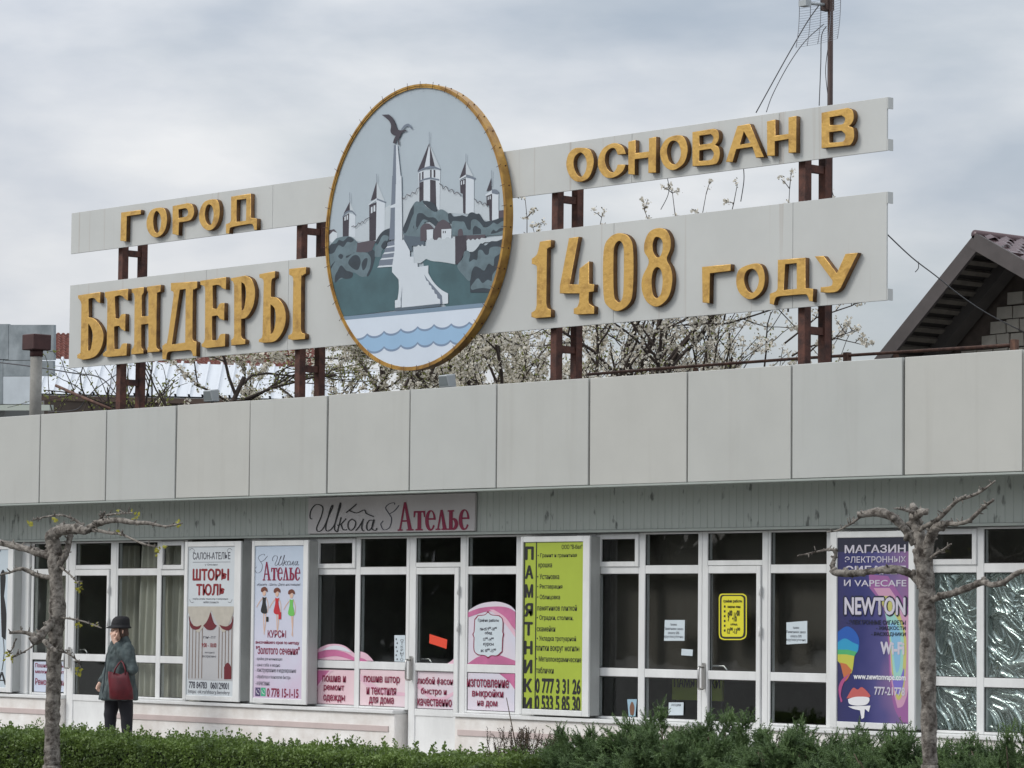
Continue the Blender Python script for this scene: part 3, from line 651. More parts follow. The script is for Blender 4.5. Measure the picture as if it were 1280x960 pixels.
paint('painted_roof', 4, "385,560 ~392,498 ~425,492 435,550 640,540 640,580 465,595", E_BR); paint('painted_tower', 4, "360,558 466,545 466,660 ~440,720 ~400,800 365,818", E_DK)
paint('painted_wall', 4, "466,598 485,580 505,595 525,578 545,592 565,575 585,588 605,570 635,575 830,548 830,580 ~740,605 635,610 575,650 ~560,695 470,700", E_PALE)
paint('painted_leaves', 4, "575,650 ~600,620 ~640,640 ~690,603 ~750,600 830,565 830,740 760,900 740,1075 500,1075 ~500,960 ~515,880 ~500,800 ~490,720 ~540,690", E_DG)
paint('painted_leaves', 4, "~380,835 ~430,760 ~445,700 ~480,690 ~500,720 ~490,790 ~530,770 ~565,770 ~575,690 ~610,685 ~640,725 ~670,720 ~680,670 ~720,652 ~785,660 ~775,715 ~725,755 ~715,830 ~670,810 ~630,872 ~590,850 ~545,835 ~515,880 ~495,970 ~440,920", E_MID)
paint('painted_leaves', 6, "~505,140 ~530,100 ~572,58 ~615,102 ~660,72 ~698,82 ~705,30 ~740,-20 775,-20 700,160 ~620,148 ~560,155 ~520,165", E_MID)
# column, steps and quay
for i, (a, b) in enumerate(((598, 655), (655, 712), (712, 765), (765, 835))):
    k = i*26
    paint('painted_step', 3, f"{628-k},{a+12} 690,{a-4} 690,{b-6} {618-k},{b}", E_GR); paint('painted_step', 3, f"{622-k},{b-6} 690,{b-16} 690,{b} {606-k},{b+10}", E_LT)
paint('painted_column', 1, "702,598 715,600 752,962 702,962", E_LT); paint('painted_column', 3, "697,0 752,0 760,600 688,600 690,300", E_LT)
paint('painted_column', 1, "682,602 702,600 702,962 667,962", E_GR); paint('painted_column', 3, "667,-2 701,-2 695,262 656,272", E_GR); paint('painted_column', 3, "655,296 692,288 690,585 638,592", E_GR)
paint('painted_column', 3, "648,276 695,255 755,250 757,280 692,290 650,294", E_LT)
paint('painted_stairs', 3, "688,585 776,590 830,692 830,745 866,745 866,805 900,805 905,860 950,832 965,900 965,1130 750,1150 730,960 705,890 665,890 665,838 688,690", E_LT)
paint('painted_stairs', 5, "665,0 715,-20 1000,-60 1000,305 755,328 750,250 ~765,130", E_LT); paint('painted_stairs', 5, "720,10 735,0 ~755,120 ~745,240 750,325 692,330 692,262 715,255 ~728,150", E_LT)
paint('painted_stairs', 6, "-30,-60 30,-20 70,20 120,90 180,165 232,240 232,294 -30,320", E_LT)
paint('painted_rail', 6, "60,-20 100,-15 ~160,90 ~230,160 296,198 296,290 245,296 240,220 ~180,150 ~110,70", E_LT)
paint('painted_rail', 6, "75,20 ~110,72 ~180,152 240,222 242,292 222,294 222,252 198,242 192,208 172,198 166,168 146,158 140,128 120,118 114,88 95,78", E_GR)
paint('painted_quay', 5, "690,335 1100,292 1120,315 690,362", E_SL); paint('painted_water', 5, "150,430 260,436 960,378 1800,300 1800,1000 150,1000", E_WAT)
paint('painted_quay', 5, "215,412 960,337 1770,262 1770,300 960,378 215,445", E_Q)
paint('painted_rail', 5, "748,250 758,130 752,328 744,328", E_GR)
def wave(cu, tr):
    o = []
    for (x0, y0), (x1, y1) in zip(cu[:-1], cu[1:]):
        for k in range(8):
            t = k/8; o.append((x0+(x1-x0)*t, y0+(y1-y0)*t+tr*(4*t*(1-t))**.8))
    return o+[cu[-1]]
up = wave([(438, 420.6), (459, 417.9), (480, 414.8), (501, 411.8), (522, 409), (542.5, 406.3), (564, 405.4), (586.5, 403.3), (609, 400)], 5)
lo = wave([(459, 437), (480, 434), (501, 432), (522, 428.7), (541.7, 427.3), (563, 426), (585, 424)], 5)
def paint_px(name, pts, m):
    elev[0] += 1; Y = YE-.0012-.00012*elev[0]; P = clip_ccw(wpx(pts, Y))
    if len(P) >= 3: flat(name, [P], Y, m, emb)
paint_px('painted_wave', up+lo[::-1], E_BLUE)
paint_px('painted_wave', [(x, y-1.3) for x, y in up]+[(x, y+1.4) for x, y in up[::-1]], E_WV); paint_px('painted_wave', [(x, y-1.3) for x, y in lo]+[(x, y+1.4) for x, y in lo[::-1]], E_WV)
paint('painted_eagle', 1, "570,320 635,318 ~670,350 ~695,400 ~712,450 740,465 800,458 800,470 ~760,485 ~740,520 725,545 735,600 722,598 718,550 705,545 700,585 672,582 ~685,540 700,515 ~665,500 ~650,470 ~655,420 ~635,375", E_DK)
paint('painted_eagle', 1, "745,460 ~780,415 ~820,405 ~848,440 846,455 ~820,430 ~790,430 760,462", E_GR)
# ------------------------------------------------------------------ poster boxes and notices
m_black = mat('print_black', (.015, .015, .016), .6)
m_dkgrey = mat('print_dark_grey', rgb(70, 70, 82), .6)
m_red = mat('print_red', rgb(140, 34, 40), .6, var=.2, vscale=10)
m_wine = mat('print_wine', rgb(134, 28, 64), .6)
m_wht = mat('print_white', rgb(225, 225, 228), .5)
m_paper = mat('paper_white', rgb(205, 216, 222), .8, var=.06, vscale=8)
m_cab = mat('cabinet_grey', rgb(190, 192, 190), .5, var=.18, vscale=5, vstretch=(1, 1, .3))
YP = .488
def rect(name, x0, y0, x1, y1, Y, m, parent):        # picture rectangle (xl, y bottom, xr, y top)
    p, q = at(x0, y0, Y), at(x1, y1, Y)
    return flat(name, [[(p.x, p.z), (q.x, p.z), (q.x, q.z), (p.x, q.z)]], Y, m, parent)
def poly(name, pts, Y, m, parent, org=(0, 0), sc=1.0):
    return flat(name, [wpx(outline(pts, org, sc, 4), Y)], Y, m, parent)
def poster_box(label, l, r, fl, fr, m_face, z0=.645, z1=2.512):
    x0, x1 = at(l, 780, .475).x, at(r, 780, .475).x; a, b = at(fl, 780, YP).x, at(fr, 780, YP).x
    t = empty('poster_box', ((x0+x1)/2, .55, z0), label, 'poster', 'poster boxes on the shop front')
    MB().box(x0+.012, x1-.012, .502, .645, z0+.01, z1-.01).build('cabinet', m_cab, t, bevel=.006)
    MB().box(x0, a, .472, .50, z0, z1).box(b, x1, .472, .50, z0, z1).box(a, b, .474, .50, z0, z0+.06).box(a, b, .474, .50, z1-.06, z1).build('frame', m_white, t, bevel=.005)
    MB().box(a, b, YP, .499, z0+.06, z1-.06).build('poster_sheet', m_face, t)
    return t, a, b, z0+.06, z1-.06
P1Y, P2Y, P3Y = YP-.002, YP-.0035, YP-.005
# serif capitals and lower case used by the atelier signs (unit cap height)
def arc_pts(cx, cz, rx, rz, a0, a1, n=18): return [(cx+rx*math.cos(R(a0+(a1-a0)*k/n)), cz+rz*math.sin(R(a0+(a1-a0)*k/n))) for k in range(n+1)]
GL = {
 'А': (.92, [[(.36, 1), (.46, 1), (.80, .05), (.61, .05)], [(.36, 1), (.405, .88), (.18, .05), (.11, .05)], [(.20, .31), (.60, .31), (.58, .37), (.22, .37)], [(.02, 0), (.28, 0), (.28, .05), (.02, .05)], [(.53, 0), (.90, 0), (.90, .05), (.53, .05)]]),
 'т': (.64, [[(.22, .05), (.40, .05), (.40, .68), (.22, .68)], [(0, .62), (.62, .62), (.62, .68), (0, .68)], [(0, .46), (.04, .46), (.08, .62), (0, .62)], [(.62, .46), (.58, .46), (.54, .62), (.62, .62)], [(.12, 0), (.50, 0), (.50, .05), (.12, .05)]]),
 'е': (.60, [arc_pts(.29, .34, .28, .36, 2, 328)+arc_pts(.33, .35, .15, .31, 328, 2), [(.14, .36), (.57, .36), (.57, .42), (.14, .42)]]),
 'л': (.66, [[(.26, .70), (.35, .70), (.58, .04), (.40, .04)], [(.26, .70), (.30, .60), (.15, .04), (.09, .04)], [(.0, 0), (.24, 0), (.24, .05), (.0, .05)], [(.33, 0), (.66, 0), (.66, .05), (.33, .05)]]),
 'ь': (.60, [[(.08, 0), (.25, 0), (.25, .68), (.08, .68)], [(0, .63), (.33, .63), (.33, .68), (0, .68)], arc_pts(.30, .2, .26, .21, -90, 90)+arc_pts(.26, .2, .13, .15, 90, -90), [(0, 0), (.3, 0), (.3, .05), (0, .05)]]),
}
def serif_word(word, box, Y, m, parent):
    p, q = at(box[0], box[1], Y), at(box[2], box[3], Y); W = sum(GL[c][0] for c in word); x = 0
    for c in word:
        for k, pl in enumerate(GL[c][1]+[[(u+.035, v) for u, v in pl_] for pl_ in GL[c][1]]):
            flat('lettering', [[(p.x+(x+u)/W*(q.x-p.x), p.z+v*(q.z-p.z)) for u, v in pl]], Y-.0002*k, m, parent)
        x += GL[c][0]
SCRIPT = ["28,130 22,105 40,82 62,90 58,120 42,160 50,172 66,158 82,120 94,84", "94,84 80,125 72,160 80,170 98,155 112,118 122,76", "122,76 110,118 102,155 104,168 114,165",
          "124,124 112,168", "112,150 124,146 140,128", "124,146 130,165 142,164", "160,130 148,140 147,158 156,168 168,158 172,140 160,130", "172,168 186,152 198,130", "198,130 192,160 200,168",
          "232,134 216,136 208,155 214,168 226,158 234,132", "234,132 226,160 236,168 242,160", "140,108 152,100 175,80", "150,100 175,110 200,100 208,112 230,122"]
AMP = ["302,82 288,78 272,92 283,112 292,130 285,158 266,166 256,148 264,136", "283,112 300,104 316,84"]
def script(strokes, Y, m, parent, ox=380, oy=600, sx=1/2.667, sy=1/2.667, pen=(.5, 2.0, 0)):
    for k, s in enumerate(strokes):
        pts = []
        for w in s.split():
            a, b = map(float, w.split(',')); pts.append(f'{ox+a*sx},{oy+b*sy}')
        ribbon('lettering', ' '.join(pts), 1, Y-.0003*k, m, parent, pen=pen, seg=5)

# sign over the atelier windows
m_lsign = mat('lintel_sign_face', rgb(190, 186, 186), .5, var=.08, vscale=3)
YS = .515
a, b = at(385, 645, YS), at(593.5, 645, YS)
ls = empty('lintel_sign', ((a.x+b.x)/2, .54, 2.58), 'pinkish grey sign reading Школа & Ателье above the atelier windows', 'sign')
MB().box(a.x, b.x, YS, .545, 2.585, 2.995).build('sign_panel', m_lsign, ls, bevel=.004)
script(SCRIPT, YS-.003, m_black, ls, pen=(.8, 2.6, 0)); script(AMP, YS-.003, m_dkgrey, ls, pen=(.6, 2.0, 0))
serif_word('Ателье', (496.5, 663.5, 587, 625.5), YS-.003, m_wine, ls)

# 1 black and white fashion poster at the left edge
m_p0 = mat('poster_pale_blue', rgb(196, 208, 216), .5, var=.05, vscale=5)
t, *_ = poster_box('tall black and white fashion poster cut by the left edge of the photo', -56, 15, -52, 9.5, m_p0)
for s in ("0,718 ~4,712 ~7,722 5,745 ~8,768 7,800 2,796 ~1,760", "-30,710 ~-24,702 ~-20,715 -22,750 ~-16,790 -24,830 -32,795 ~-28,750", "-12,705 ~-8,700 ~-5,712 -7,740 ~-3,775 -8,800 -13,770"):
    poly('figure', s, P1Y, m_black, t)
ribbon('figure', "3,795 5,815 2,838", 1.4, P2Y, m_black, t); ribbon('figure', "0,690 4,680 8,682", 1.2, P2Y, m_dkgrey, t)
text('МОДА', (-48, 857, 8.5, 840), P1Y, m_black, t, .015)

# 2 curtain salon poster
m_p1 = mat('poster_white', rgb(206, 212, 216), .5, var=.04, vscale=5)
t, *_ = poster_box('poster with red words ШТОРЫ ТЮЛЬ above a picture of swagged curtains', 229.5, 300, 234.5, 293, m_p1)
text('САЛОН-АТЕЛЬЕ', (241, 699.5, 288, 690), P1Y, m_dkgrey, t, .01)
rect('rule', 241, 703, 288, 702.2, P1Y, m_dkgrey, t); text('у Оксаны', (256, 707.5, 272, 704.5), P1Y, m_dkgrey, t)
text('ШТОРЫ', (241, 725.5, 286, 711), P1Y, m_red, t, .045); text('ТЮЛЬ', (245.5, 744, 281, 730), P1Y, m_red, t, .045)
text('подбор, дизайн, пошив штор и ламбрекенов', (241, 750, 285, 747.3), P1Y, m_dkgrey, t); text('любой сложности', (254, 754, 273, 751.2), P1Y, m_dkgrey, t)
for cx_, sgn in ((237, 1), (290, -1)):
    ribbon('ornament', f"{cx_},688 {cx_+3*sgn},685.5 {cx_+6*sgn},688 {cx_+4*sgn},691", .5, P1Y, m_dkgrey, t); ribbon('ornament', f"{cx_},749 {cx_+2*sgn},753 {cx_+5*sgn},752", .5, P1Y, m_dkgrey, t)
m_swag = mat('print_cream', rgb(190, 184, 172), .6, var=.12, vscale=12); m_wdr = mat('print_burgundy', rgb(104, 28, 38), .6); m_stripe = mat('print_taupe', rgb(122, 104, 92), .6)
m_pic = mat('print_picture_grey', rgb(182, 182, 184), .6)
rect('picture', 235, 849.5, 292, 759, P1Y, m_pic, t)
for k in range(5): rect('printed_pleat', 235.5+k*4.0, 848, 237.7+k*4.0, 770, P2Y, m_stripe, t)
for k in range(5): rect('printed_pleat', 272.5+k*4.0, 848, 274.7+k*4.0, 770, P2Y, m_stripe, t)
poly('printed_swag', "235,765 ~246,790 254,784 ~262,770 264,763 ~272,780 ~281,790 292,765 292,758 235,758", P3Y, m_swag, t)
for s in ("235.5,769 ~240,780 ~246,783 252,781 ~249,786 ~243,787 ~238,783", "263,765 ~267,778 271,782 ~266,787 ~259,787 254,782 ~259,776", "292,770 ~288,780 ~282,783 274,781 ~278,786 ~285,788 ~290,784"):
    poly('printed_valance', s, P3Y-.001, m_wdr, t)
poly('printed_lamp', "280,849 280,834 ~283,829 ~286,829 289,834 289,849", P3Y, m_wdr, t)
text('пн-пт', (254, 798, 270, 795.5), P2Y, m_dkgrey, t); text('9:00 - 18:00', (252, 809, 270.5, 804), P2Y, m_red, t, .02); text('выходной', (256, 817, 268, 814.5), P2Y, m_dkgrey, t); text('воскресенье', (253, 822.5, 270, 819.5), P2Y, m_dkgrey, t)
text('778 84783', (236, 860, 258.5, 852.5), P1Y, m_dkgrey, t, .02); text('060129001', (263, 861, 286, 853.5), P1Y, m_dkgrey, t, .02); text('https: ok.ru/shtory.bendery', (235.5, 867.5, 287, 863.5), P1Y, m_dkgrey, t)

# 3 sewing school poster
def grad_mat(name, stops, axis='Z', lo=0, hi=1, nscale=3.0, namt=.35, rough=.5):
    m = bpy.data.materials.new(name); m.use_nodes = True; t_ = m.node_tree; b_ = t_.nodes['Principled BSDF']; b_.inputs['Roughness'].default_value = rough
    g_ = t_.nodes.new('ShaderNodeNewGeometry'); s_ = t_.nodes.new('ShaderNodeSeparateXYZ'); t_.links.new(g_.outputs['Position'], s_.inputs[0])
    mr_ = t_.nodes.new('ShaderNodeMapRange'); mr_.inputs['From Min'].default_value = lo; mr_.inputs['From Max'].default_value = hi; t_.links.new(s_.outputs[axis], mr_.inputs['Value'])
    n_ = t_.nodes.new('ShaderNodeTexNoise'); n_.inputs['Scale'].default_value = nscale; n_.inputs['Detail'].default_value = 2; t_.links.new(g_.outputs['Position'], n_.inputs['Vector'])
    ma = t_.nodes.new('ShaderNodeMath'); ma.operation = 'MULTIPLY_ADD'; ma.inputs[1].default_value = namt*2; t_.links.new(n_.outputs['Fac'], ma.inputs[0])
    ad = t_.nodes.new('ShaderNodeMath'); ad.operation = 'SUBTRACT'; t_.links.new(mr_.outputs[0], ma.inputs[2]); t_.links.new(ma.outputs[0], ad.inputs[0]); ad.inputs[1].default_value = namt
    r_ = t_.nodes.new('ShaderNodeValToRGB'); e = r_.color_ramp.elements
    while len(e) < len(stops): e.new(.5)
    for q, (ps, c) in zip(e, stops): q.position = ps; q.color = (*c, 1)
    t_.links.new(ad.outputs[0], r_.inputs[0]); t_.links.new(r_.outputs[0], b_.inputs['Base Color']); return m
m_p2 = grad_mat('poster_lilac', [(0, rgb(206, 186, 208)), (.35, rgb(206, 206, 222)), (1, rgb(186, 200, 216))], 'Z', .7, 2.45, 2.5, .25)
t, *_ = poster_box('lilac poster for the Школа Ателье sewing courses with three fashion figures', 313.5, 384, 318, 379, m_p2)
script([s for s in SCRIPT[:-2]], P1Y, m_dkgrey, t, 337.5, 683.5, .148, .136, (.3, .9, 0)); script(AMP, P1Y, m_dkgrey, t, 252, 673, .26, .26, (.3, .8, 0))
serif_word('Ателье', (328, 725.5, 375.5, 702), P1Y, m_wine, t)
text('«Кроить - Шить» Дело настоящее!', (321, 733, 375.5, 729), P1Y, m_dkgrey, t, shear=.2)
m_skin_p = mat('print_skin', rgb(214, 180, 160), .6); m_green_p = mat('print_green', rgb(110, 190, 90), .6); m_redp = mat('print_scarlet', rgb(186, 40, 50), .6)
def lady(x, yt, dress, hair, lean):
    ribbon('figure', f"{x},{yt+26} {x+lean},{yt+42} {x+1+lean},{yt+58}", (2.2, 1.2), P1Y, m_skin_p, t); ribbon('figure', f"{x+1.5},{yt+26} {x+2},{yt+42} {x+lean*.5},{yt+56}", (2.2, 1.2), P1Y-.0003, m_skin_p, t)
    ribbon('figure', f"{x-1},{yt+12} {x-6},{yt+18} {x-9},{yt+24}", 1.3, P1Y-.0006, m_skin_p, t); ribbon('figure', f"{x+2},{yt+12} {x+5},{yt+20} {x+4},{yt+30}", 1.3, P1Y-.0006, m_skin_p, t)
    poly('figure', f"{x-2},{yt+11} ~{x+1},{yt+12} {x+3},{yt+11} ~{x+2},{yt+18} ~{x+4},{yt+30} ~{x},{yt+32} ~{x-4},{yt+29} ~{x-2},{yt+18}", P2Y, dress, t)
    poly('figure', f"~{x-2},{yt+5} ~{x},{yt+3} ~{x+2.4},{yt+5} ~{x+1.5},{yt+9} ~{x-1},{yt+9.5}", P2Y, m_skin_p, t)
    poly('figure', f"~{x-4},{yt+4} ~{x-3},{yt+0} ~{x+1},{yt-1.5} ~{x+4},{yt+1} ~{x+4},{yt+5} ~{x+1},{yt+3} ~{x-2},{yt+5}", P3Y, hair, t)
m_hair_p = mat('print_hair', rgb(110, 60, 44), .6)
lady(330, 735, m_black, m_hair_p, -.5); lady(346, 736, m_redp, m_hair_p, 0); lady(364, 738, m_green_p, m_hair_p, 1)
rect('figure', 332.5, 777, 335.5, 771, P3Y, m_black, t); rect('figure', 348, 774, 351.5, 765, P3Y, m_redp, t)
text('КУРСЫ', (334.5, 797, 357.5, 788), P1Y, m_wine, t, .02); text('высочайшего кроя по методу', (319.5, 805.5, 374, 801.5), P1Y, m_wine, t, .03); text('"Золотого сечения"', (320, 817.5, 374.5, 808.5), P1Y, m_wine, t, .025)
for k, s in enumerate(('- кройка для начинающих', '- шью себе и модно', '- конструирование и моделирование', '- обработка и технология быстро', '- и качественно')):
    text(s, (319.5, 826+k*7.6, 320+(33, 30, 50, 43, 17)[k], 821.8+k*7.6), P1Y, m_dkgrey, t)
rect('phone_icon', 319, 870, 325.5, 859.5, P1Y, mat('print_violet', rgb(86, 72, 110), .5), t); rect('phone_icon', 326, 870, 332, 859.7, P1Y, mat('print_teal', rgb(70, 170, 130), .5), t)
for x_ in (322.2, 329): ribbon('phone_icon', f"{x_-1.6},863 {x_-1},866 {x_+1.6},867.5", .8, P2Y, m_wht, t); ribbon('phone_icon', f"{x_},861.3 {x_+2},863 {x_+2},865", .5, P2Y, m_wht, t)
text('0 778 15-1-15', (333.5, 871, 373, 861.5), P1Y, m_wine, t, .025)

# 4 green memorials poster
m_p3 = mat('poster_lime', rgb(168, 186, 62), .5, var=.06, vscale=4)
t, *_ = poster_box('tall lime green poster with black word ПАМЯТНИКИ running down its side', 650, 736.5, 654, 729, m_p3)
for k, c in enumerate('ПАМЯТНИКИ'):
    yb = 699.5+k*23.6; text(c, (657+.0*k-k*.28, yb, 666.5-k*.28, yb-16), P1Y, m_black, t, .05)
for s in ((654.6, 889, 655.3, 677), (669.2, 889, 670, 677.5)): rect('rule', *s, P1Y, m_black, t)
rect('rule', 655, 678.3, 729, 677.6, P1Y, m_black, t); rect('rule', 654.8, 889, 728.5, 888.2, P1Y, m_black, t)
text('ООО "В-бел"', (702, 686.5, 728, 680.5), P1Y, m_black, t, .01)
G_ = [('• Гранит и гранитная', 672, 721), ('крошка', 673, 690), ('• Установка', 671.5, 699), ('• Реставрация', 671.5, 703), ('• Облицовка', 671.5, 700), ('памятников плиткой', 671.5, 721), ('• Оградки, столики,', 671, 716.5), ('скамейки', 671, 694),
      ('• Укладка тротуарной', 671, 720), ('плитки вокруг могилы', 669.8, 724), ('• Металлокерамические', 670.2, 726.5), ('таблички', 670, 692)]
for k, (s, x0_, x1_) in enumerate(G_): text(s, (x0_, 698+k*13.05, x1_, 691.2+k*13.0), P1Y, m_black, t, .012)
text('0 777 3 31 26', (669.5, 866, 725.5, 849.5), P1Y, m_black, t, .045); text('0 533 5 85 30', (669, 888, 725, 871), P1Y, m_black, t, .045)

# 5 violet vape shop poster
m_p4 = grad_mat('poster_violet', [(0, rgb(56, 54, 92)), (.3, rgb(50, 54, 108)), (.52, rgb(80, 78, 130)), (.72, rgb(128, 102, 146)), (1, rgb(146, 92, 134))], 'X', 12.7, 13.85, 2.2, .2, .35)
t, *_ = poster_box('dark violet rainbow poster lettered NEWTON behind the right pollarded tree', 1037.5, 1143.5, 1047, 1136.5, m_p4)
m_sil = mat('print_silver', rgb(198, 194, 206), .5); m_dkv = mat('print_night', rgb(40, 42, 60), .4)
rect('poster_band', 1047.3, 690, 1136.3, 671.5, P1Y+.001, m_dkv, t)
m_rb = [mat('print_rb%d' % i, rgb(*c), .4) for i, c in enumerate(((150, 96, 150), (196, 150, 176), (190, 186, 110), (150, 200, 190), (130, 180, 210), (120, 110, 190)))]
for i, s in enumerate(("1087,735 ~1104,760 ~1110,800 ~1112,850 ~1118,885 1128,903 1136,903 1136,760 1110,720 1086,718", "1092,735 ~1106,760 ~1112,800 ~1114,850 1122,885 ~1130,880 ~1136,850 1136,770 1112,735",
                       "1098,745 ~1108,770 ~1112,800 ~1116,850 ~1122,875 ~1130,860 ~1133,800 1124,765 1110,745", "1106,765 ~1113,800 ~1117,845 ~1123,862 ~1128,840 ~1129,790 1118,768", "1111,780 ~1116,810 ~1120,840 ~1125,830 ~1125,790 1116,778", "1114,840 ~1118,862 ~1124,868 ~1129,855 ~1130,835 ~1124,850 ~1118,848")):
    poly('poster_swirl', s, P1Y-.0003*i, m_rb[i], t)
Y5 = P3Y
text('МАГАЗИН', (1056, 691.5, 1132, 680.5), Y5, m_sil, t, .02); text('ЭЛЕКТРОННЫХ', (1056, 703.5, 1132.5, 695), Y5, m_sil, t, .01); text('СИГАРЕТ', (1056, 718, 1132.5, 707), Y5, m_sil, t, .02); text('И VAPECAFE', (1055, 733, 1133, 724.5), Y5, m_sil, t, .01)
text('NEWTON', (1055, 769, 1132.5, 746), Y5, m_dkv, t, .085); text('NEWTON', (1056, 768, 1131.5, 747), Y5-.001, m_sil, t, .03)
for k, (s, x0_) in enumerate((('- ЭЛЕКТРОННЫЕ СИГАРЕТЫ', 1058), ('- ЖИДКОСТИ', 1095), ('- РАСХОДНИКИ', 1089))): text(s, (x0_, 780.5+k*7.5, 1132, 775.5+k*7.5), Y5, m_dkv, t, .02)
text('Wi-Fi', (1101, 817.5, 1130, 803), Y5, m_sil, t, .05); text('www.newtonvape.com', (1067, 851, 1132, 844.5), Y5, m_wht, t, .03); text('777-21778', (1093, 868.5, 1131, 859.5), Y5, m_sil, t, .03)
RBF = [mat('print_f%d' % i, rgb(*c), .4) for i, c in enumerate(((40, 90, 170), (50, 150, 190), (80, 170, 110), (190, 190, 80), (190, 110, 70), (170, 80, 130)))]
for i, s in enumerate(("1047,790 ~1058,783 ~1068,788 ~1074,800 ~1072,815 1062,815 1047,812", "1047,803 ~1056,798 ~1066,803 1073,806 ~1071,816 1060,822 1047,816", "1047,812 1060,812 1071,815 1066,824 1047,820", "1047,818 1058,818 1068,820 ~1066,836 1064,842 1056,836 1047,826", "1050,828 1058,830 1065,838 ~1060,848 1056,852", "1062,842 ~1054,855 ~1051,868 ~1053,876 1051,878 ~1048,862 ~1052,850")):
    poly('poster_face', s, P1Y-.0003*i, RBF[i], t)
m_lip = mat('print_lip', rgb(190, 96, 92), .4)
poly('poster_lips', "1058,873 ~1066,860 ~1072,862 ~1078,859 ~1088,870 ~1080,872 ~1070,872", P2Y, m_lip, t); poly('poster_lips', "1060,874 ~1070,871 ~1086,872 ~1084,880 ~1072,882 ~1062,880", P2Y-.001, m_wht, t); poly('poster_lips', "1060,883 1088,882 1086,890 1081,886 1080,897 1077,899 1075,888 1066,886", P2Y, m_wht, t)

# pink window stickers of the atelier: one thing per pane
m_pinkp = grad_mat('sticker_pink', [(0, rgb(224, 192, 200)), (.4, rgb(228, 206, 210)), (1, rgb(206, 208, 222))], 'X', 4.6, 8.3, 2.2, .45)
m_pinkd = mat('sticker_magenta', rgb(206, 116, 160), .5, var=.25, vscale=4); m_pinkl = mat('sticker_pale_pink', rgb(228, 188, 204), .5, var=.1, vscale=6)
YG = YW+.012; YG1, YG2, YG3 = YG-.002, YG-.004, YG-.006
def sticker(label, x0, y0, x1, y1, m, Y=YG):
    p, q = at(x0, y0, Y), at(x1, y1, Y)
    o = MB().box(p.x, q.x, Y, Y+.001, p.z, q.z).build('window_sticker', m); return tag(o, label, 'sticker', 'pink stickers on the atelier windows')
for lab, bx, tx in (('pink sticker reading пошив и ремонт одежды on the leftmost low atelier pane', (396, 883, 443, 838), (('пошив и', (403, 852, 432, 845)), ('ремонт', (404.5, 864.5, 430, 857)), ('одежды', (404, 877.5, 431, 869)))),
                    ('pink sticker reading пошив штор и текстиля для дома just left of the atelier door', (449.8, 885, 507, 838), (('пошив штор', (454.5, 855, 499.5, 846)), ('и текстиля', (458, 868, 495, 860)), ('для дома', (461, 881, 492, 872)))),
                    ('pink sticker reading любой фасон быстро и качественно on the atelier door', (521.3, 887.5, 568.8, 840.5), (('любой фасон', (521.8, 857, 566, 847)), ('быстро и', (526, 869.5, 558, 860.5)), ('качественно', (521.8, 882, 564.5, 874.5)))),
                    ('pink sticker reading изготовление выкройки на дом below the opening hours sticker', (584.5, 889.5, 643.5, 842), (('изготовление', (583.8, 858.5, 636, 850)), ('выкройки', (590, 873, 629, 862)), ('на дом', (596.5, 884, 621.5, 876.5))))):
    dx = YG-.024-YG if 'door' in lab else 0
    o = sticker(lab, *bx, m_pinkp, YG)
    for s, b_ in tx: text(s, b_, YG3, m_wine, o, .015)
    if 'одежды' in lab: poly('swoosh', "396,838 412,838 ~404,848 ~399,858 396,866", YG1, m_pinkd, o); poly('swoosh', "396,864 ~403,852 ~414,840 418,838 412,838 ~402,850 396,858", YG2, m_pinkl, o)
    if 'штор' in lab: poly('swoosh', "450,842 ~462,852 ~480,862 507,866 507,870 ~480,868 ~462,860 450,850", YG1, m_pinkl, o)
    if 'фасон' in lab: poly('swoosh', "522,852 ~535,866 ~550,872 568,864 568,868 ~550,878 ~535,872 522,860", YG1, m_pinkl, o)
    if 'выкройки' in lab: poly('swoosh', "624,842 643.5,842 643.5,862 ~636,852", YG1, m_pinkd, o)
# arched swoosh stickers
o = poly('window_sticker', "395.8,828 395.8,812 ~408,806 ~421,805 ~432,808 443.2,817 443.2,829", YG, m_pinkl, None); tag(o, 'arched pink swoosh sticker at the foot of the left atelier pane', 'sticker')
poly('swoosh', "395.8,824 395.8,816 ~412,812 ~430,815 443,822 443,826 ~420,820", YG1, m_pinkd, o)
poly('swoosh', "402,813 ~412,808 ~422,807 ~432,810 440,816 ~420,812", YG2, mat('sticker_white', rgb(216, 218, 226), .5), o)
o = poly('window_sticker', "449.6,814 ~458,817 ~466,825 468,829 449.6,829", YG, m_pinkl, None); tag(o, 'small pink wedge sticker left of the white notice on the atelier window', 'sticker')
poly('swoosh', "449.6,822 ~456,824 462,829 449.6,829", YG1, m_pinkd, o)
o = poly('window_sticker', "568.6,822 568.6,830 558,830 ~563,827", YG-.02, m_pinkl, None); tag(o, 'tiny pink corner sticker on the atelier door glass', 'sticker')
o = poly('window_sticker', "584,764 ~600,755 ~620,752 ~636,756 644.2,763 644.2,831 584,830", YG, m_pinkp, None); tag(o, 'large pink sticker with the opening hours on the atelier window', 'sticker')
poly('swoosh', "584,766 ~600,760 ~622,758 ~636,760 644.2,765 644.2,788 ~630,772 ~612,764 584,772", YG1, m_pinkd, o); poly('swoosh', "584,830 ~600,820 ~620,818 644,826 644.2,831 584,830", YG1, m_pinkd, o)
poly('swoosh', "617,762 ~632,772 644.2,790 644.2,797 ~630,778 612,762", YG2, m_pinkl, o)
poly('hours_plate', "597,769 ~606,768 ~610,764 ~614,768 624,769 ~629,775 629,790 ~630,793 629,797 628,815 ~622,820 ~614,820 ~610,823 ~606,820 597,819 ~592,813 592,797 ~590.5,793 592,790 593,774", YG2-.001, m_wine, o)
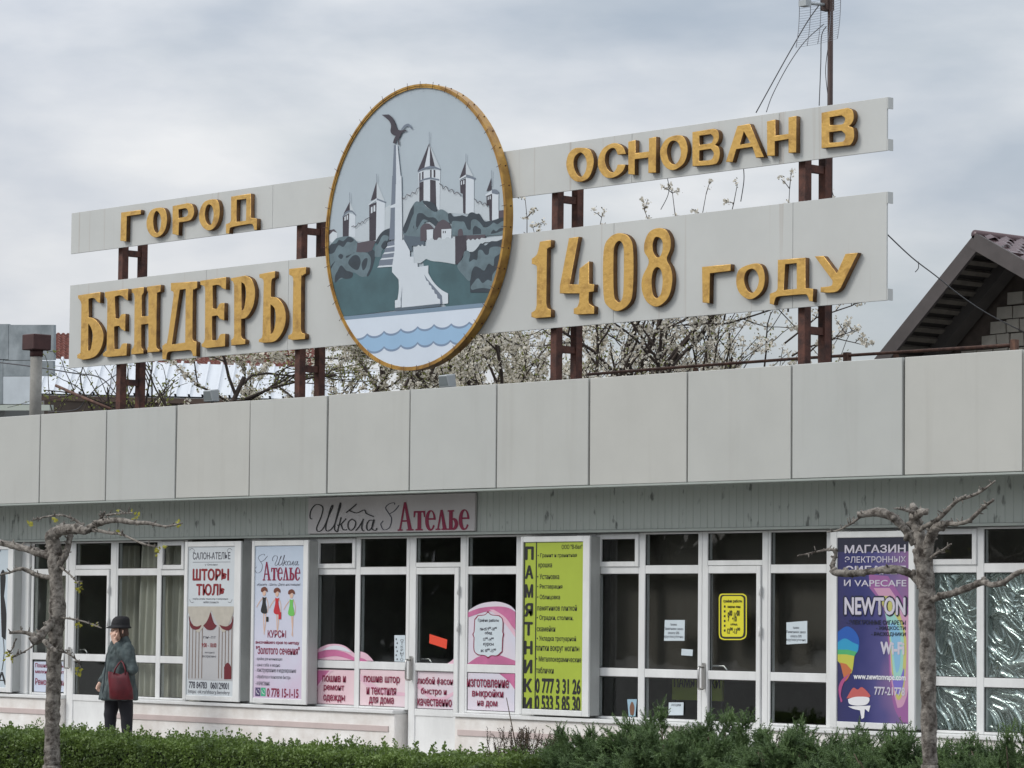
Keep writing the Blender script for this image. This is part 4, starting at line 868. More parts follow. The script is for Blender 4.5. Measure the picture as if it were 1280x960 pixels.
poly('hours_plate', "598,770 ~606,769 ~610,766 ~614,769 623,770 ~627.8,775 627.8,790 ~628.5,793 627.8,797 627,814 ~621,819 ~614,819 ~610,821 ~606,819 598,818 ~593.2,813 593.2,797 ~592,793 593.2,790 594,775", YG3, m_paper, o)
for s, y_, w_ in (('График работы', 778, 26), ('пн-сб 9⁰⁰-18⁰⁰', 788, 21), ('обед', 793.5, 9), ('13⁰⁰-14⁰⁰', 801, 13), ('курсы', 808, 13), ('вс 10⁰⁰-15⁰⁰', 815, 19)): text(s, (610.5-w_/2, y_, 610.5+w_/2, y_-4.3), YG3-.002, m_dkgrey, o, .015)
# paper notices
def notice(label, pts, m, lines=(), Y=YG, mt=None):
    c = wpx([tuple(map(float, p.split(','))) for p in pts.split()], Y)
    o = MB().hexa([(x, Y, z) for x, z in c], [(x, Y+.0015, z) for x, z in c]).build('paper_notice', m); tag(o, label, 'notice')
    for s, b_ in lines: text(s, b_, Y-.002, mt or m_dkgrey, o)
    return o
m_orange = mat('notice_orange', rgb(226, 72, 44), .6)
notice('tilted orange notice stuck on the atelier door glass', "537,792.5 559,799.5 558,811 536.5,804", m_orange, (), YG-.022)
o = notice('white notice with ОТКРЫТО printed sideways beside the atelier door', "493,794 506.5,794 506.5,829 493,829", m_paper, ())
text('О\nТ\nК\nР\nЫ\nТ\nО', (500, 826, 504.5, 799), YG-.002, m_dkgrey, o)
for k in range(6): rect('mark', 494.5+(k % 2)*1.2, 800+k*5, 496+(k % 2)*1.2, 798+k*5, YG-.002, m_dkgrey, o)
LN = (('Уважаемые', 8), ('Памятники заказ', 24), ('оплата 50%', 14), ('круглосуточно', 24))
notice('square white notice on the pane left of the yellow hours sign', "831,775 856,775 855.5,801 830,801", m_paper, [(s, (843-w_/2-1, 783+k*5.3-1, 843+w_/2-1, 780+k*5.3-1)) for k, (s, w_) in enumerate(LN)])
notice('square white notice on the pane right of the yellow hours sign', "983,778 1009,776 1009,804 983,805.5", m_paper, [(s, (995-w_/2, 786+k*5.3, 995+w_/2, 783+k*5.3)) for k, (s, w_) in enumerate(LN)])
notice('small torn white label low on the pane beside the memorials shop door', "852,811 866,812 865.5,820 851.5,819", m_paper)
notice('small pale flyer at the bottom of the pane left of the memorials shop door', "836,878 854.5,878 854,894 835.5,894", m_paper, (('АКЦИЯ', (839, 883, 851, 880)),))
o = notice('small photo card leaning low in the corner pane of the memorials shop', "784,874 796,874 794,897 786,897", mat('card_blue', rgb(150, 180, 196), .6)); poly('portrait', "~787,884 ~790,877 ~793,884 792,894 788,894", YG-.002, mat('print_brown', rgb(120, 84, 66), .6), o)
o = notice('pale lilac repair notice in the low pane behind the left tree trunk', "42.5,827 82.5,827 82.5,865 42.5,865", mat('paper_lilac', rgb(196, 204, 220), .6))
for s, b_ in (('Пошив одежды', (44, 835, 80, 830)), ('мелкий ремонт', (44, 842.5, 80, 838)), ('Ремонт обуви', (44, 858, 81, 849))): text(s, b_, YG-.002, m_wine, o, .02)
# yellow opening hours plate on the memorials shop door
YD = YW-.008
m_yel = mat('plate_yellow', rgb(222, 214, 52), .45)
o = poly('hours_sign', "903,742 929,742 ~933,745 933.5,750 933.5,791 ~932,797 926,800 905,800 ~900,798 898.5,793 898.5,747 ~900,743", YD+.0018, m_yel, None); tag(o, 'bright yellow opening hours sign with black border on the memorials shop door', 'sign')
poly('border', "903.5,743.5 928,743.5 ~931.5,746 932,751 932,790 ~931,795.5 925.5,798.5 905.5,798.5 ~901,796.5 899.8,792.5 899.8,748 ~901,744.5", YD+.0008, m_black, o)
poly('plate', "905.5,745 926,745 ~929,747 929.5,750.5 929.5,790 ~928,795 924,796 906,796 ~903,795 902,791 902,749.5 ~903,746", YD-.0002, m_yel, o)
for s, b_ in (('график работы', (904.3, 754, 927.5, 749.5)), ('понедельник - пятница', (909.5, 760.5, 925.5, 757.5)), ('9⁰⁰-16⁰⁰', (909.5, 777, 924.5, 763)), ('обед', (913, 782, 921.5, 779)), ('12⁰⁰-13⁰⁰', (909, 792, 925, 784.5))): text(s, b_, YD-.002, m_black, o, .03)
for k in range(6): rect('mark', 904.8, 759.5+k*6, 906.8, 756.8+k*6, YD-.002, m_black, o)
# lime sandwich board standing inside the memorials shop
YI = 1.15
p, q = at(840, 872, YI), at(903, 846, YI)
o = empty('sandwich_board', ((p.x+q.x)/2, YI+.1, .1), 'lime green ПАМЯТНИКИ board standing inside behind the memorials shop door', 'sign')
MB().box(p.x, q.x, YI, YI+.03, p.z-.02, q.z).build('board', m_p3, o); MB().box(p.x, p.x+.03, YI, YI+.03, .1, p.z-.021).box(q.x-.03, q.x, YI, YI+.03, .1, p.z-.021).build('leg', m_black, o)
MB().tube([(p.x+.1, YI+.01, q.z), (p.x+.15, YI+.01, q.z+.18), ((p.x+q.x)/2, YI+.01, q.z+.27), (q.x-.15, YI+.01, q.z+.18), (q.x-.1, YI+.01, q.z)], .012, 6).build('carry_handle', m_black, o)
text('ПАМЯТНИКИ', None, YI-.002, m_black, o, .03, world=(p.x+.03, p.z+.11, q.x-.03, q.z-.01))
# ------------------------------------------------------------------ rooftop things
m_grey = mat('lamp_grey', rgb(170, 176, 178), .5, var=.1)
for px_, py_, lab in ((262, 499, 'small grey floodlight on the roof edge under the БЕНДЕРЫ board'), (557, 481, 'small grey floodlight on the roof edge below the emblem')):
    p = at(px_, py_, .22); o = empty('floodlight', (p.x, .3, 3.9), lab, 'floodlight', 'floodlights on the roof edge')
    MB().hexa([(p.x-.09, .2, p.z-.03), (p.x+.09, .2, p.z-.03), (p.x+.07, .17, p.z+.10), (p.x-.07, .17, p.z+.10)], [(p.x-.09, .3, p.z-.03), (p.x+.09, .3, p.z-.03), (p.x+.07, .3, p.z+.12), (p.x-.07, .3, p.z+.12)]).build('housing', m_grey, o, bevel=.008)
    MB().add([(p.x-.075, .196, p.z-.015), (p.x+.075, .196, p.z-.015), (p.x+.06, .17, p.z+.088), (p.x-.06, .17, p.z+.088)], [(0, 1, 2, 3)]).build('lens', mat('lamp_lens', rgb(120, 128, 130), .15), o)
    MB().tube([(p.x, .26, 3.9), (p.x, .26, p.z-.02)], .015, 6).build('bracket', m_rust, o)
# gas pipe along the roof
m_pipe = mat('rusty_pipe', rgb(120, 88, 72), .8, var=.4, vscale=12, c2=rgb(70, 50, 44))
pts = [at(735, 468, 1.6), at(870, 457.5, 1.6), at(1000, 448, 1.6), at(1120, 440.5, 1.6), at(1268, 431, 1.6)]
o = empty('roof_pipe', (pts[2].x, 1.6, 3.9), 'thin rusty pipe on short stands running along the roof behind the fascia', 'pipe')
MB().tube(pts, .016, 8).build('pipe', m_pipe, o)
for k in (1, 3): MB().box(pts[k].x-.02, pts[k].x+.02, 1.58, 1.62, 3.9, pts[k].z-.02).build('stand', m_pipe, o)
q = at(1059, 443, 1.6); MB().box(q.x-.03, q.x+.03, 1.57, 1.63, 3.9, q.z+.02).build('stand', m_pipe, o); MB().box(pts[4].x-.03, pts[4].x+.03, 1.57, 1.63, 3.9, pts[4].z+.05).build('stand', m_pipe, o)
# antenna mast
YM = 1.3
b0 = at(1037, 300, YM)
o = empty('antenna_mast', (b0.x, YM, 3.9), 'thin dark antenna mast with a wire grid dish above the sign', 'antenna')
ztop = at(1035, -60, YM).z
MB().tube([(b0.x, YM, 3.9), (b0.x, YM, ztop)], .028, 10).build('mast', m_mast, o)
m_wire = mat('wire_grey', rgb(120, 122, 128), .5, .3)
dish = MB(); dc = at(1022, 12, YM-.1)
def dp(u, v):    # grid dish: shallow paraboloid, half width .24, half height .42
    x = u*.24; z = v*.42; d = .25*(x*x+z*z)/.24
    return Vector((dc.x+.0+x*.75+d*.5, YM-.05+x*.45-d*.8, dc.z+.05+z+x*.15))
for i in range(-16, 17):
    dish.tube([dp(u/5, i/16) for u in range(-5, 6)], .0019, 4)
for u in (-1, -.5, 0, .5, 1): dish.tube([dp(u, i/6) for i in range(-6, 7)], .0035, 4)
dish.build('grid_dish', m_wire, o)
fa = at(1008, 4, YM-.3); fb = at(1034, 6, YM)
MB().tube([fb, fa], .018, 6).build('feed_arm', m_grey, o); MB().box(fa.x-.07, fa.x+.03, fa.y-.04, fa.y+.04, fa.z-.03, fa.z+.03).build('feed_box', m_grey, o); MB().box(fb.x-.05, fb.x+.05, YM-.05, YM+.05, fb.z-.06, fb.z+.05).build('clamp', m_mast, o)
def cable(pxs, Y0, Y1, label, r=.006, cat='cable', m=None):
    n = len(pxs); P = [at(x, y, Y0+(Y1-Y0)*k/(n-1)) for k, (x, y) in enumerate(pxs)]
    Q = []
    for k in range(n-1):
        a, b = P[k], P[k+1]; pr = P[k-1] if k else a; nx = P[k+2] if k+2 < n else b
        for i in range(6):
            u = i/6; h = (2*u**3-3*u*u+1, u**3-2*u*u+u, -2*u**3+3*u*u, u**3-u*u); Q.append(a*h[0]+(b-pr)*.5*h[1]+b*h[2]+(nx-a)*.5*h[3])
    Q.append(P[-1])
    return tag(MB().tube(Q, r, 5).build('cable', m or m_cable), label, cat)
m_cable = mat('cable_dark', (.05, .05, .055), .6)
cable([(1025, 5), (1010, 26), (990, 60), (972, 92), (945, 141)], YM-.05, .7, 'dark cable slanting down left from the antenna to the sign board', .006)
cable([(1030, 30), (1006, 52), (985, 82), (966, 118), (958, 140)], YM, .75, 'thin cable below the darker one slanting left from the antenna', .0045)
cable([(1033, 33), (1027, 45), (1026, 80), (1024, 132)], YM, YM-.1, 'slack cable hanging just left of the antenna mast', .005)
cable([(1035, 60), (1032, 90), (1036, 128)], YM, YM, 'thin cable tied close along the antenna mast', .004)
cable([(929, 205), (930, 225), (926, 252)], .8, .8, 'short loose cable dangling between the right-hand boards', .005)
cable([(833, 216), (836, 240), (826, 262)], .8, .8, 'curved cable end hanging under the ОСНОВАН lettering', .004)
cable([(1108, 292), (1140, 322), (1170, 345), (1204, 372), (1240, 395), (1290, 420)], .7, 10, 'sagging wire from the sign board to the gable house', .007)
cable([(1148, 327), (1148, 335), (1144, 340)], 4.1, 4.1, 'short frayed end hanging from the wire beside the gable house', .005)
cable([(-10, 452), (40, 458), (90, 466), (125, 472), (146, 494)], 5, 3, 'black cable sagging across the left roofs to the sign post', .010)
cable([(60, 515), (95, 512), (108, 498), (120, 486), (146, 468)], 3, 2, 'thin cable curling up behind the left roof edge', .006)
o = tag(MB().tube([at(70, 482, 2.2), at(104, 497, 2.2), at(138, 511, 2.2)], .022, 6).build('rusty_bar', m_pipe), 'rusty iron bar leaning on the left roof edge', 'bar')
# ------------------------------------------------------------------ chimney, left roofs
m_asb = mat('asbestos_grey', rgb(150, 148, 142), .9, var=.25, vscale=8, bump=.2)
m_cap = mat('cap_brown', rgb(76, 48, 46), .7, var=.3, vscale=8)
c0 = at(45, 470, 3.5)
o = empty('chimney', (c0.x, 3.5, 3.9), 'grey flue pipe with dark brown square cap at the left roof edge', 'chimney')
zt = at(45, 437, 3.5).z
MB().tube([(c0.x, 3.5, 3.9), (c0.x, 3.5, zt)], .085, 16).build('flue', m_asb, o)
MB().tube([(c0.x, 3.5, zt-.1), (c0.x, 3.5, zt+.02)], .095, 12).build('collar', m_cap, o)
zc = at(45, 418.5, 3.5).z; MB().box(c0.x-.15, c0.x+.15, 3.35, 3.65, zt-.01, zc).build('cap', m_cap, o, bevel=.01)
m_zinc = mat('galvanised_sheet', rgb(158, 166, 170), .38, .55, var=.3, vscale=2.2, c2=rgb(120, 128, 132))
m_zinc2 = mat('galvanised_sheet_new', rgb(196, 204, 210), .35, .4, var=.15, vscale=2)
o = empty('metal_annex', at(20, 500, 9.0)-Vector((0, 0, 4)), 'annex clad in grey galvanised sheets at the left edge behind the chimney', 'building')
def quad_px(name, pts, Y, dep, m, parent, bev=0):
    a = [at(x, y, Y) for x, y in pts]; b = [v+Vector((0, dep, 0)) for v in a]
    return MB().hexa(a, b).build(name, m, parent, bevel=bev)
for s in ((-70, 10.3, 405, 449), (10.8, 67, 406, 450), (-70, 3.5, 450, 505), (4, 66, 451, 470)):
    quad_px('cladding_sheet', [(s[0], s[3]), (s[1], s[3]), (s[1], s[2]), (s[0], s[2])], 9.0, .05, m_zinc, o)
quad_px('cladding_sheet', [(4, 505), (40, 505), (40, 470.6), (4, 470.6)], 8.98, .05, m_zinc2, o)
quad_px('annex_body', [(-75, 640), (6, 640), (6, 408), (-75, 407)], 9.06, .7, mat('annex_wall', rgb(110, 112, 110), .8), o)
quad_px('eave_board', [(-75, 513), (62, 513), (62, 506), (-75, 506)], 8.9, .08, mat('eave_pale', rgb(160, 168, 160), .7), o)
# white profiled metal roof
m_wroof = mat('roof_white_metal', rgb(206, 210, 214), .35, .15, var=.05, vscale=2)
eL = at(30, 491.2, 14.0); eR = at_z(470, 501, eL.z); tL = at(44, 447.5, 17.2); tR = at_z(470, 462.5, tL.z)
o = empty('white_roof_house', (eL+eR)/2-Vector((0, 0, (eL.z+eR.z)/2)), 'low house with a white ribbed metal roof behind the left half of the sign', 'building')
n = 26; up_ = Vector((0, -.02, .05))
for k in range(n):
    a, b = eL.lerp(eR, k/n), eL.lerp(eR, (k+1)/n); c, d = tL.lerp(tR, (k+1)/n), tL.lerp(tR, k/n)
    e1, e2 = a.lerp(b, .16), d.lerp(c, .16)
    mb = MB().add([a, a+up_, e1+up_, e1, b, d, d+up_, e2+up_, e2, c], [(0, 1, 6, 5), (1, 2, 7, 6), (2, 3, 8, 7), (3, 4, 9, 8)])
    mb.add([v-Vector((0, 0, .03)) for v in (a, b, c, d)], [(0, 1, 2, 3)])
    mb.build('roof_sheet', m_wroof, o)
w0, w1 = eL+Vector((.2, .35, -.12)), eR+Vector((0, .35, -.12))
MB().hexa([Vector((w0.x, w0.y, 0)), Vector((w1.x, w1.y, 0)), w1, w0], [Vector((w0.x, w0.y+.2, 0)), Vector((w1.x, w1.y+.2, 0)), w1+Vector((0, .2, 0)), w0+Vector((0, .2, 0))]).build('wall', mat('wall_dark_brown', rgb(84, 74, 66), .9, var=.3, vscale=3), o)  # plain dark brown wall below the eave
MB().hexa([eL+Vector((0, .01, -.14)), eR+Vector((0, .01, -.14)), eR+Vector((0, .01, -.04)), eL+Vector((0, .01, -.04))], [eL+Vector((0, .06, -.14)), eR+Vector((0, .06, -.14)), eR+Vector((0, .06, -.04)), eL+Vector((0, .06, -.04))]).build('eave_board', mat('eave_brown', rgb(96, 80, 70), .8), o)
# red tiled roof further back
m_tile = mat('roof_tile_red', rgb(138, 84, 72), .8, var=.45, vscale=14, c2=rgb(84, 48, 42))
rL = at(40, 455, 24.0); rR = at_z(400, 466, rL.z); sL = at(40, 417, 27.5); sR = at_z(400, 432, sL.z)
o = empty('red_roof_house', (rL+rR)/2-Vector((0, 0, (rL.z+rR.z)/2)), 'house with a dark red tiled roof glimpsed behind the white metal roof', 'building')
rows = 12
for k in range(rows):
    a, b = rL.lerp(sL, k/rows), rR.lerp(sR, k/rows); c, d = rR.lerp(sR, (k+1)/rows+.01), rL.lerp(sL, (k+1)/rows+.01); V = []; cols_ = 120
    for i in range(cols_+1):
        u = i/cols_; w = .035*math.sin(i*math.pi/2*.999*2) if False else .03*(1 if i % 2 else -1)
        V += [a.lerp(b, u)+Vector((0, -.05, .09+w)), d.lerp(c, u)+Vector((0, 0, .02+w)), a.lerp(b, u)+Vector((0, -.05, 0))]
    F = []
    for i in range(cols_): F += [(3*i, 3*i+3, 3*i+4, 3*i+1), (3*i+2, 3*i+5, 3*i+3, 3*i)]
    MB().add(V, F, True).build('tile_course', m_tile, o)
MB().hexa([Vector((rL.x, rL.y+.3, 0)), Vector((rR.x, rR.y+.3, 0)), rR+Vector((0, .3, -.05)), rL+Vector((0, .3, -.05))], [Vector((rL.x, rL.y+.6, 0)), Vector((rR.x, rR.y+.6, 0)), rR+Vector((0, .6, -.05)), rL+Vector((0, .6, -.05))]).build('wall', m_asb, o)
# ------------------------------------------------------------------ gable house at the right
YG0 = 10.0
rdg = at(1219.5, 296, YG0); lft = at(1092, 455, YG0); rgt_d = at(1290, 336, YG0)
sl_r = (rgt_d-rdg); rgt = rdg+sl_r*2.2
o = empty('gable_house', (rdg.x, YG0+4, 0), 'unfinished gable house of pale blocks with wide dark eaves at the right edge', 'building')
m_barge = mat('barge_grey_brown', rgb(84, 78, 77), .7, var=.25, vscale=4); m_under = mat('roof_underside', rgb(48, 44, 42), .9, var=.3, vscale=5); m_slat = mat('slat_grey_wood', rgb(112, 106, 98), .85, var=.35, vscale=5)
m_block = mat('block_pale', rgb(188, 182, 170), .9, var=.22, vscale=4, bump=.3, bscale=20); m_mortar = mat('mortar_brown', rgb(92, 82, 75), .95, var=.3, vscale=8)
m_tilem = mat('metal_tile_brown', rgb(94, 74, 76), .3, .1, var=.15, vscale=3)
DEP = 9.0; OV = 1.05
dl = (lft-rdg); nl = Vector((dl.z, 0, -dl.x)).normalized(); nl = nl if nl.z > 0 else -nl
dr = (rgt-rdg); nr = Vector((-dr.z, 0, dr.x)).normalized(); nr = nr if nr.z > 0 else -nr
back = Vector((0, DEP, 0))
def slab(name, p, d, n_, t0, t1, y0, y1, m, u0=0, u1=1):
    a = [p+d*u0+n_*t0, p+d*u1+n_*t0, p+d*u1+n_*t1, p+d*u0+n_*t1]
    return MB().hexa([v+Vector((0, y0, 0)) for v in a], [v+Vector((0, y1, 0)) for v in a]).build(name, m, o)
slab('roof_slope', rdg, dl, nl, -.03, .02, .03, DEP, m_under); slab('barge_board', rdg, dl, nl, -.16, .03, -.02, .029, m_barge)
slab('roof_slope', rdg, dr, nr, -.03, .02, .03, DEP, m_tilem); slab('barge_board', rdg, dr, nr, -.16, .05, -.028, .022, m_barge)
MB().tube([rdg+Vector((0, -.02, .03)), rdg+back+Vector((0, 0, .03))], .06, 10).build('ridge_cap', m_tilem, o)
ln = dl.length; k = 0
for i in range(13):
    u = .07+.075*i
    slab('slat', rdg, dl, nl, -.075, -.031, .03, OV-.1, m_slat, u, u+.032)
slab('rafter', rdg, dl, nl, -.20, -.04, OV-.32, OV-.06, mat('rafter_board', rgb(84, 80, 77), .85, var=.25, vscale=4), .02, .985)
for q in (.25, .55):
    slab('tile_step', rdg, dr, nr, .021, .05, .03, DEP, m_tilem, q, q+.02)
# pressed metal tiles on the right slope
cnt = 0
for i in range(12):
    for j in range(14):
        u = .012+.05*i; y = .1+.32*j+(.16 if i % 2 else 0)
        a = rdg+dr*u+nr*.045; b = rdg+dr*(u+.042)+nr*.03
        mb = MB().add([a+Vector((0, y, 0)), a+Vector((0, y+.27, 0)), b+Vector((0, y+.27, .0)), b+Vector((0, y, 0)), a+Vector((0, y+.135, .03)), b+Vector((0, y+.135, .035))], [(0, 4, 5, 3), (4, 1, 2, 5)])
        mb.build('roof_tile', m_tilem, o)
# gable wall: blocks
yw = YG0+OV
def zroof(x):
    if x <= rdg.x: return rdg.z+(x-rdg.x)/(lft.x-rdg.x)*(lft.z-rdg.z)
    return rdg.z+(x-rdg.x)/(rgt.x-rdg.x)*(rgt.z-rdg.z)
xa = lft.x+.25; xb = at(1345, 400, yw).x
wb = [(xa, 0), (xb, 0), (xb, zroof(xb)-.1), (rdg.x, rdg.z-.1), (xa, zroof(xa)-.1)]
MB().add([(x, yw+.03, z) for x, z in wb]+[(x, yw+.3, z) for x, z in wb], [tuple(range(5)), tuple(range(9, 4, -1))]+[(i, i+5, (i+1) % 5+5, (i+1) % 5) for i in range(5)]).build('wall', m_mortar, o)
z = at(1240, 470, yw).z; row = 0
bms = []
for v in range(5):
    w, h, dd = .205+.012*v, .165, .05
    mb = MB(); j = lambda: rnd.uniform(-.008, .008)
    mb.hexa([(-w/2+j(), -dd+j(), j()), (w/2+j(), -dd+j(), j()), (w/2+j(), -dd+j(), h+j()), (-w/2+j(), -dd+j(), h+j())], [(-w/2, 0, 0), (w/2, 0, 0), (w/2, 0, h), (-w/2, 0, h)]); bms.append(mb.mesh('block', Vector((0, 0, 0)))[0])
while z < rdg.z:
    x = xa+(.13 if row % 2 else 0)
    while x < xb:
        v = rnd.randrange(5); w = .205+.012*v
        if z+.2 < zroof(x)-.16 and z+.2 < zroof(x+w)-.16 and z+.2 < zroof(x-w/2)-.16: link('block', bms[v], m_block, o, (x+w/2, yw+.03, z+rnd.uniform(-.006, .006)))
        x += w+.022
    z += .187; row += 1
# ------------------------------------------------------------------ blossoming trees behind the building
m_bark = mat('bark_dark', rgb(72, 62, 56), .95, var=.4, vscale=10, bump=.4)
m_petal = mat('blossom_white', rgb(226, 220, 206), .7, trans=.3, var=.12, vscale=20)
m_leaf_y = mat('leaf_young_green', (.24, .26, .07), .6, var=.35, vscale=5, trans=.35)
m_calyx = mat('bud_olive', (.11, .095, .05), .8, var=.3, vscale=9)
def discs(C, r, rng, k=5):           # little cupped flowers, k triangles each
    n = len(C); nv = rng.normal(size=(n, 3)); nv /= np.linalg.norm(nv, axis=1)[:, None]
    a = np.cross(nv, rng.normal(size=(n, 3))); a /= np.linalg.norm(a, axis=1)[:, None]; b = np.cross(nv, a)
    rr = r*rng.uniform(.7, 1.3, n)[:, None]; V = [C-nv*rr*.3]
    for i in range(k):
        t = 2*np.pi*i/k; V.append(C+(a*np.cos(t)+b*np.sin(t))*rr)
    V = np.stack(V, 1); idx = np.arange(n)[:, None, None]*(k+1)
    F = np.array([[0, 1+i, 1+(i+1) % k] for i in range(k)])[None]+idx
    return V.reshape(-1, 3), F.reshape(-1, 3)
def leaves(C, L, W, rng, up=.3):     # folded leaves, two quads each
    n = len(C); d = rng.normal(size=(n, 3)); d[:, 2] += up; d /= np.linalg.norm(d, axis=1)[:, None]
    s = np.cross(d, rng.normal(size=(n, 3))); s /= np.linalg.norm(s, axis=1)[:, None]; nn = np.cross(d, s)
    l = L*rng.uniform(.6, 1.3, n)[:, None]; w = W*rng.uniform(.7, 1.3, n)[:, None]
    V = np.stack([C, C+d*l*.5+s*w-nn*w*.4, C+d*l, C+d*l*.5-s*w-nn*w*.4, C+d*l*.5], 1)
    F = np.array([[0, 1, 4], [1, 2, 4], [2, 3, 4], [3, 0, 4]])[None]+np.arange(n)[:, None, None]*5
    return V.reshape(-1, 3), F.reshape(-1, 3)
def fruit_tree(label, base, h0, spread, seed, dens, leafy, lean=(0, 0), shoots=(), nlimb=6, maxz=6.5, petal=.022):
    rg = random.Random(seed); rng = np.random.default_rng(seed); mb = MB(); tw = MB(); pos = []; lf = []
    def grow(p, d, L, r, depth):
        n = 5; pts = [p]; q = p.copy(); dd = d.copy()
        for i in range(n):
            dd = (dd+Vector((rg.gauss(0, .13), rg.gauss(0, .13), rg.gauss(.02, .10)))).normalized()
            if q.z > maxz: dd.z *= .3; dd.normalize()
            q = q+dd*(L/n); pts.append(q.copy())
        rad = [max(.0045, r*(1-.5*i/n)) for i in range(n+1)]
        (mb if depth < 2 else tw).tube(pts, rad, 7 if depth < 2 else 4, cap=False)
        if depth >= 2:
            for i in range(int(L*dens*(1.0 if depth > 2 else .5))):
                u = rg.uniform(.1, 1)*n; k = min(n-1, int(u)); c = pts[k].lerp(pts[k+1], u-k)
                for _ in range(rg.randint(4, 10)): pos.append(c+Vector((rg.gauss(0, .032), rg.gauss(0, .032), rg.gauss(0, .032))))
            for i in range(int(L*leafy)):
                u = rg.uniform(.1, 1)*n; k = min(n-1, int(u)); lf.append(pts[k].lerp(pts[k+1], u-k)+Vector((rg.gauss(0, .03), rg.gauss(0, .03), rg.gauss(0, .03))))
        if depth < 4:
            for i in range((3, 4, 4, 3)[depth] if depth else nlimb):
                u = rg.uniform(.35, 1.0)*n; k = min(n-1, int(u)); c = pts[k].lerp(pts[k+1], u-k)
                ax = dd.orthogonal().normalized(); ax.rotate(Matrix.Rotation(rg.uniform(0, 6.283), 3, dd))
                nd = (dd*(.55 if depth else .35)+ax*(.75 if depth else .9*spread)+Vector((lean[0], lean[1], .22))).normalized()
                grow(c, nd, L*rg.uniform(.5, .78), rad[k]*.66, depth+1)
    grow(Vector(base), Vector((lean[0]*.3, lean[1]*.3, 1)).normalized(), h0, .17, 0)
    for (x0_, y0_, x1_, y1_) in shoots:       # long one-year shoots standing out of the crown
        a = at(x0_, y0_, base[1]); b = at(x1_, y1_, base[1]+rg.uniform(-.5, .3)); pts = [a]
        for i in range(1, 7): pts.append(a.lerp(b, i/6)+Vector((rg.gauss(0, .03), rg.gauss(0, .03), rg.gauss(0, .02)+.12*math.sin(i/6*3.14)*(abs(x1_-x0_) > abs(y1_-y0_)))))
        tw.tube(pts, [.014-.0016*i for i in range(7)], 5, cap=False)
        for i in range(2, 7):
            for _ in range(rg.randint(1, 3)):
                d = Vector((rg.gauss(0, 1), rg.gauss(0, 1), rg.uniform(0, 1.3))).normalized()*rg.uniform(.06, .24); e = pts[i]+d
                tw.tube([pts[i], pts[i]+d*.5+Vector((0, 0, .01)), e], [.006, .005, .004], 4, cap=False)
                for c in (pts[i]+d*.5, e, e+Vector((0, 0, .02))):
                    for _ in range(rg.randint(1, 4)): pos.append(c+Vector((rg.gauss(0, .018), rg.gauss(0, .018), rg.gauss(0, .018))))
    t = empty('blossom_tree', base, label, 'tree', 'blossoming fruit trees behind the shop')
    mb.build('trunk', m_bark, t); tw.build('twigs', m_bark, t)
    if pos:
        C = np.array([tuple(p) for p in pos]); V, F = discs(C, petal, rng); np_mesh('crown', V, F, m_petal, t)
        C2 = C+rng.normal(0, .02, C.shape); V, F = leaves(C2[::2], .03, .01, rng); np_mesh('buds', V, F, m_calyx, t)
    if lf:
        V, F = leaves(np.array([tuple(p) for p in lf]), .055, .016, rng); np_mesh('foliage', V, F, m_leaf_y, t)
    return t
def gx(px, Y): return at(px, 450, Y).x
fruit_tree('dense white blossoming tree behind the oval emblem', (gx(500, 8.6), 8.6, 0), 3.9, 1.0, 3, 16, 24, nlimb=9, maxz=5.9)
fruit_tree('white blossoming tree just left of the emblem behind the БЕНДЕРЫ board', (gx(395, 9.2), 9.2, 0), 3.8, 1.0, 8, 15, 22, nlimb=8, maxz=5.6)
fruit_tree('white blossoming tree with dark limbs behind the 1408 lettering', (gx(700, 8.8), 8.8, 0), 3.8, 1.1, 21, 6.0, 8, (.05, 0), nlimb=8, maxz=6.1, shoots=((665, 400, 657, 250), (735, 390, 752, 272), (690, 390, 668, 285)))
fruit_tree('open white blossoming tree behind the ГОДУ lettering', (gx(900, 8.0), 8.0, 0), 3.9, 1.35, 35, 4.6, 4, (.06, 0), nlimb=11, maxz=6.2, shoots=((905, 400, 918, 228), (870, 390, 882, 245), (840, 400, 806, 262), (860, 400, 838, 240), (985, 390, 988, 236), (1030, 380, 1041, 250), (980, 430, 1112, 368), (990, 445, 1082, 430), (1000, 455, 1070, 415)))
# leafy sapling in front of the white roof
fruit_tree('young leafy sapling with fresh yellow green leaves below the БЕНДЕРЫ board', (gx(262, 7.6), 7.6, 0), 3.7, .30, 6, 0, 13, nlimb=4, maxz=5.3)
# ------------------------------------------------------------------ foreground planting
m_box = mat('boxwood_leaf', (.165, .245, .055), .5, var=.5, vscale=5, trans=.25, c2=(.05, .088, .026), ramp=(.3, .6)); m_core = mat('shrub_shade_core', (.012, .018, .008), .95)
YH0, YH1, HH = -5.35, -4.55, .50
xh0, xh1 = at(-25, 930, -5).x, at(668, 950, -5).x
hd = empty('boxwood_hedge', ((xh0+xh1)/2, -4.95, 0), 'clipped green boxwood hedge along the lower left of the photo', 'hedge')
MB().box(xh0, xh1, YH0+.08, YH1-.08, .0, HH-.09).build('stems_or_shade_core', m_core, hd)  # near-black core box, the shade behind the leaves painted as its colour
n = 52000; rng = np.random.default_rng(5)
C = np.stack([rng.uniform(xh0, xh1, n), rng.uniform(YH0, YH1, n), rng.uniform(.03, HH, n)], 1)
k = rng.random(n); top = k < .5
C[top, 2] = HH-np.abs(rng.normal(0, .045, top.sum()))
fr = (k >= .5) & (k < .9); C[fr, 1] = YH0+np.abs(rng.normal(0, .045, fr.sum())); C[fr, 2] = rng.uniform(.05, HH, fr.sum())
lump = .035*np.sin(C[:, 0]*3.1+1)*np.cos(C[:, 1]*5)+.02*np.sin(C[:, 0]*9.7)+.012*np.sin(C[:, 0]*23+C[:, 1]*9); C[:, 2] += lump*(C[:, 2]/HH)
V, F = leaves(C, .034, .011, rng, .5)
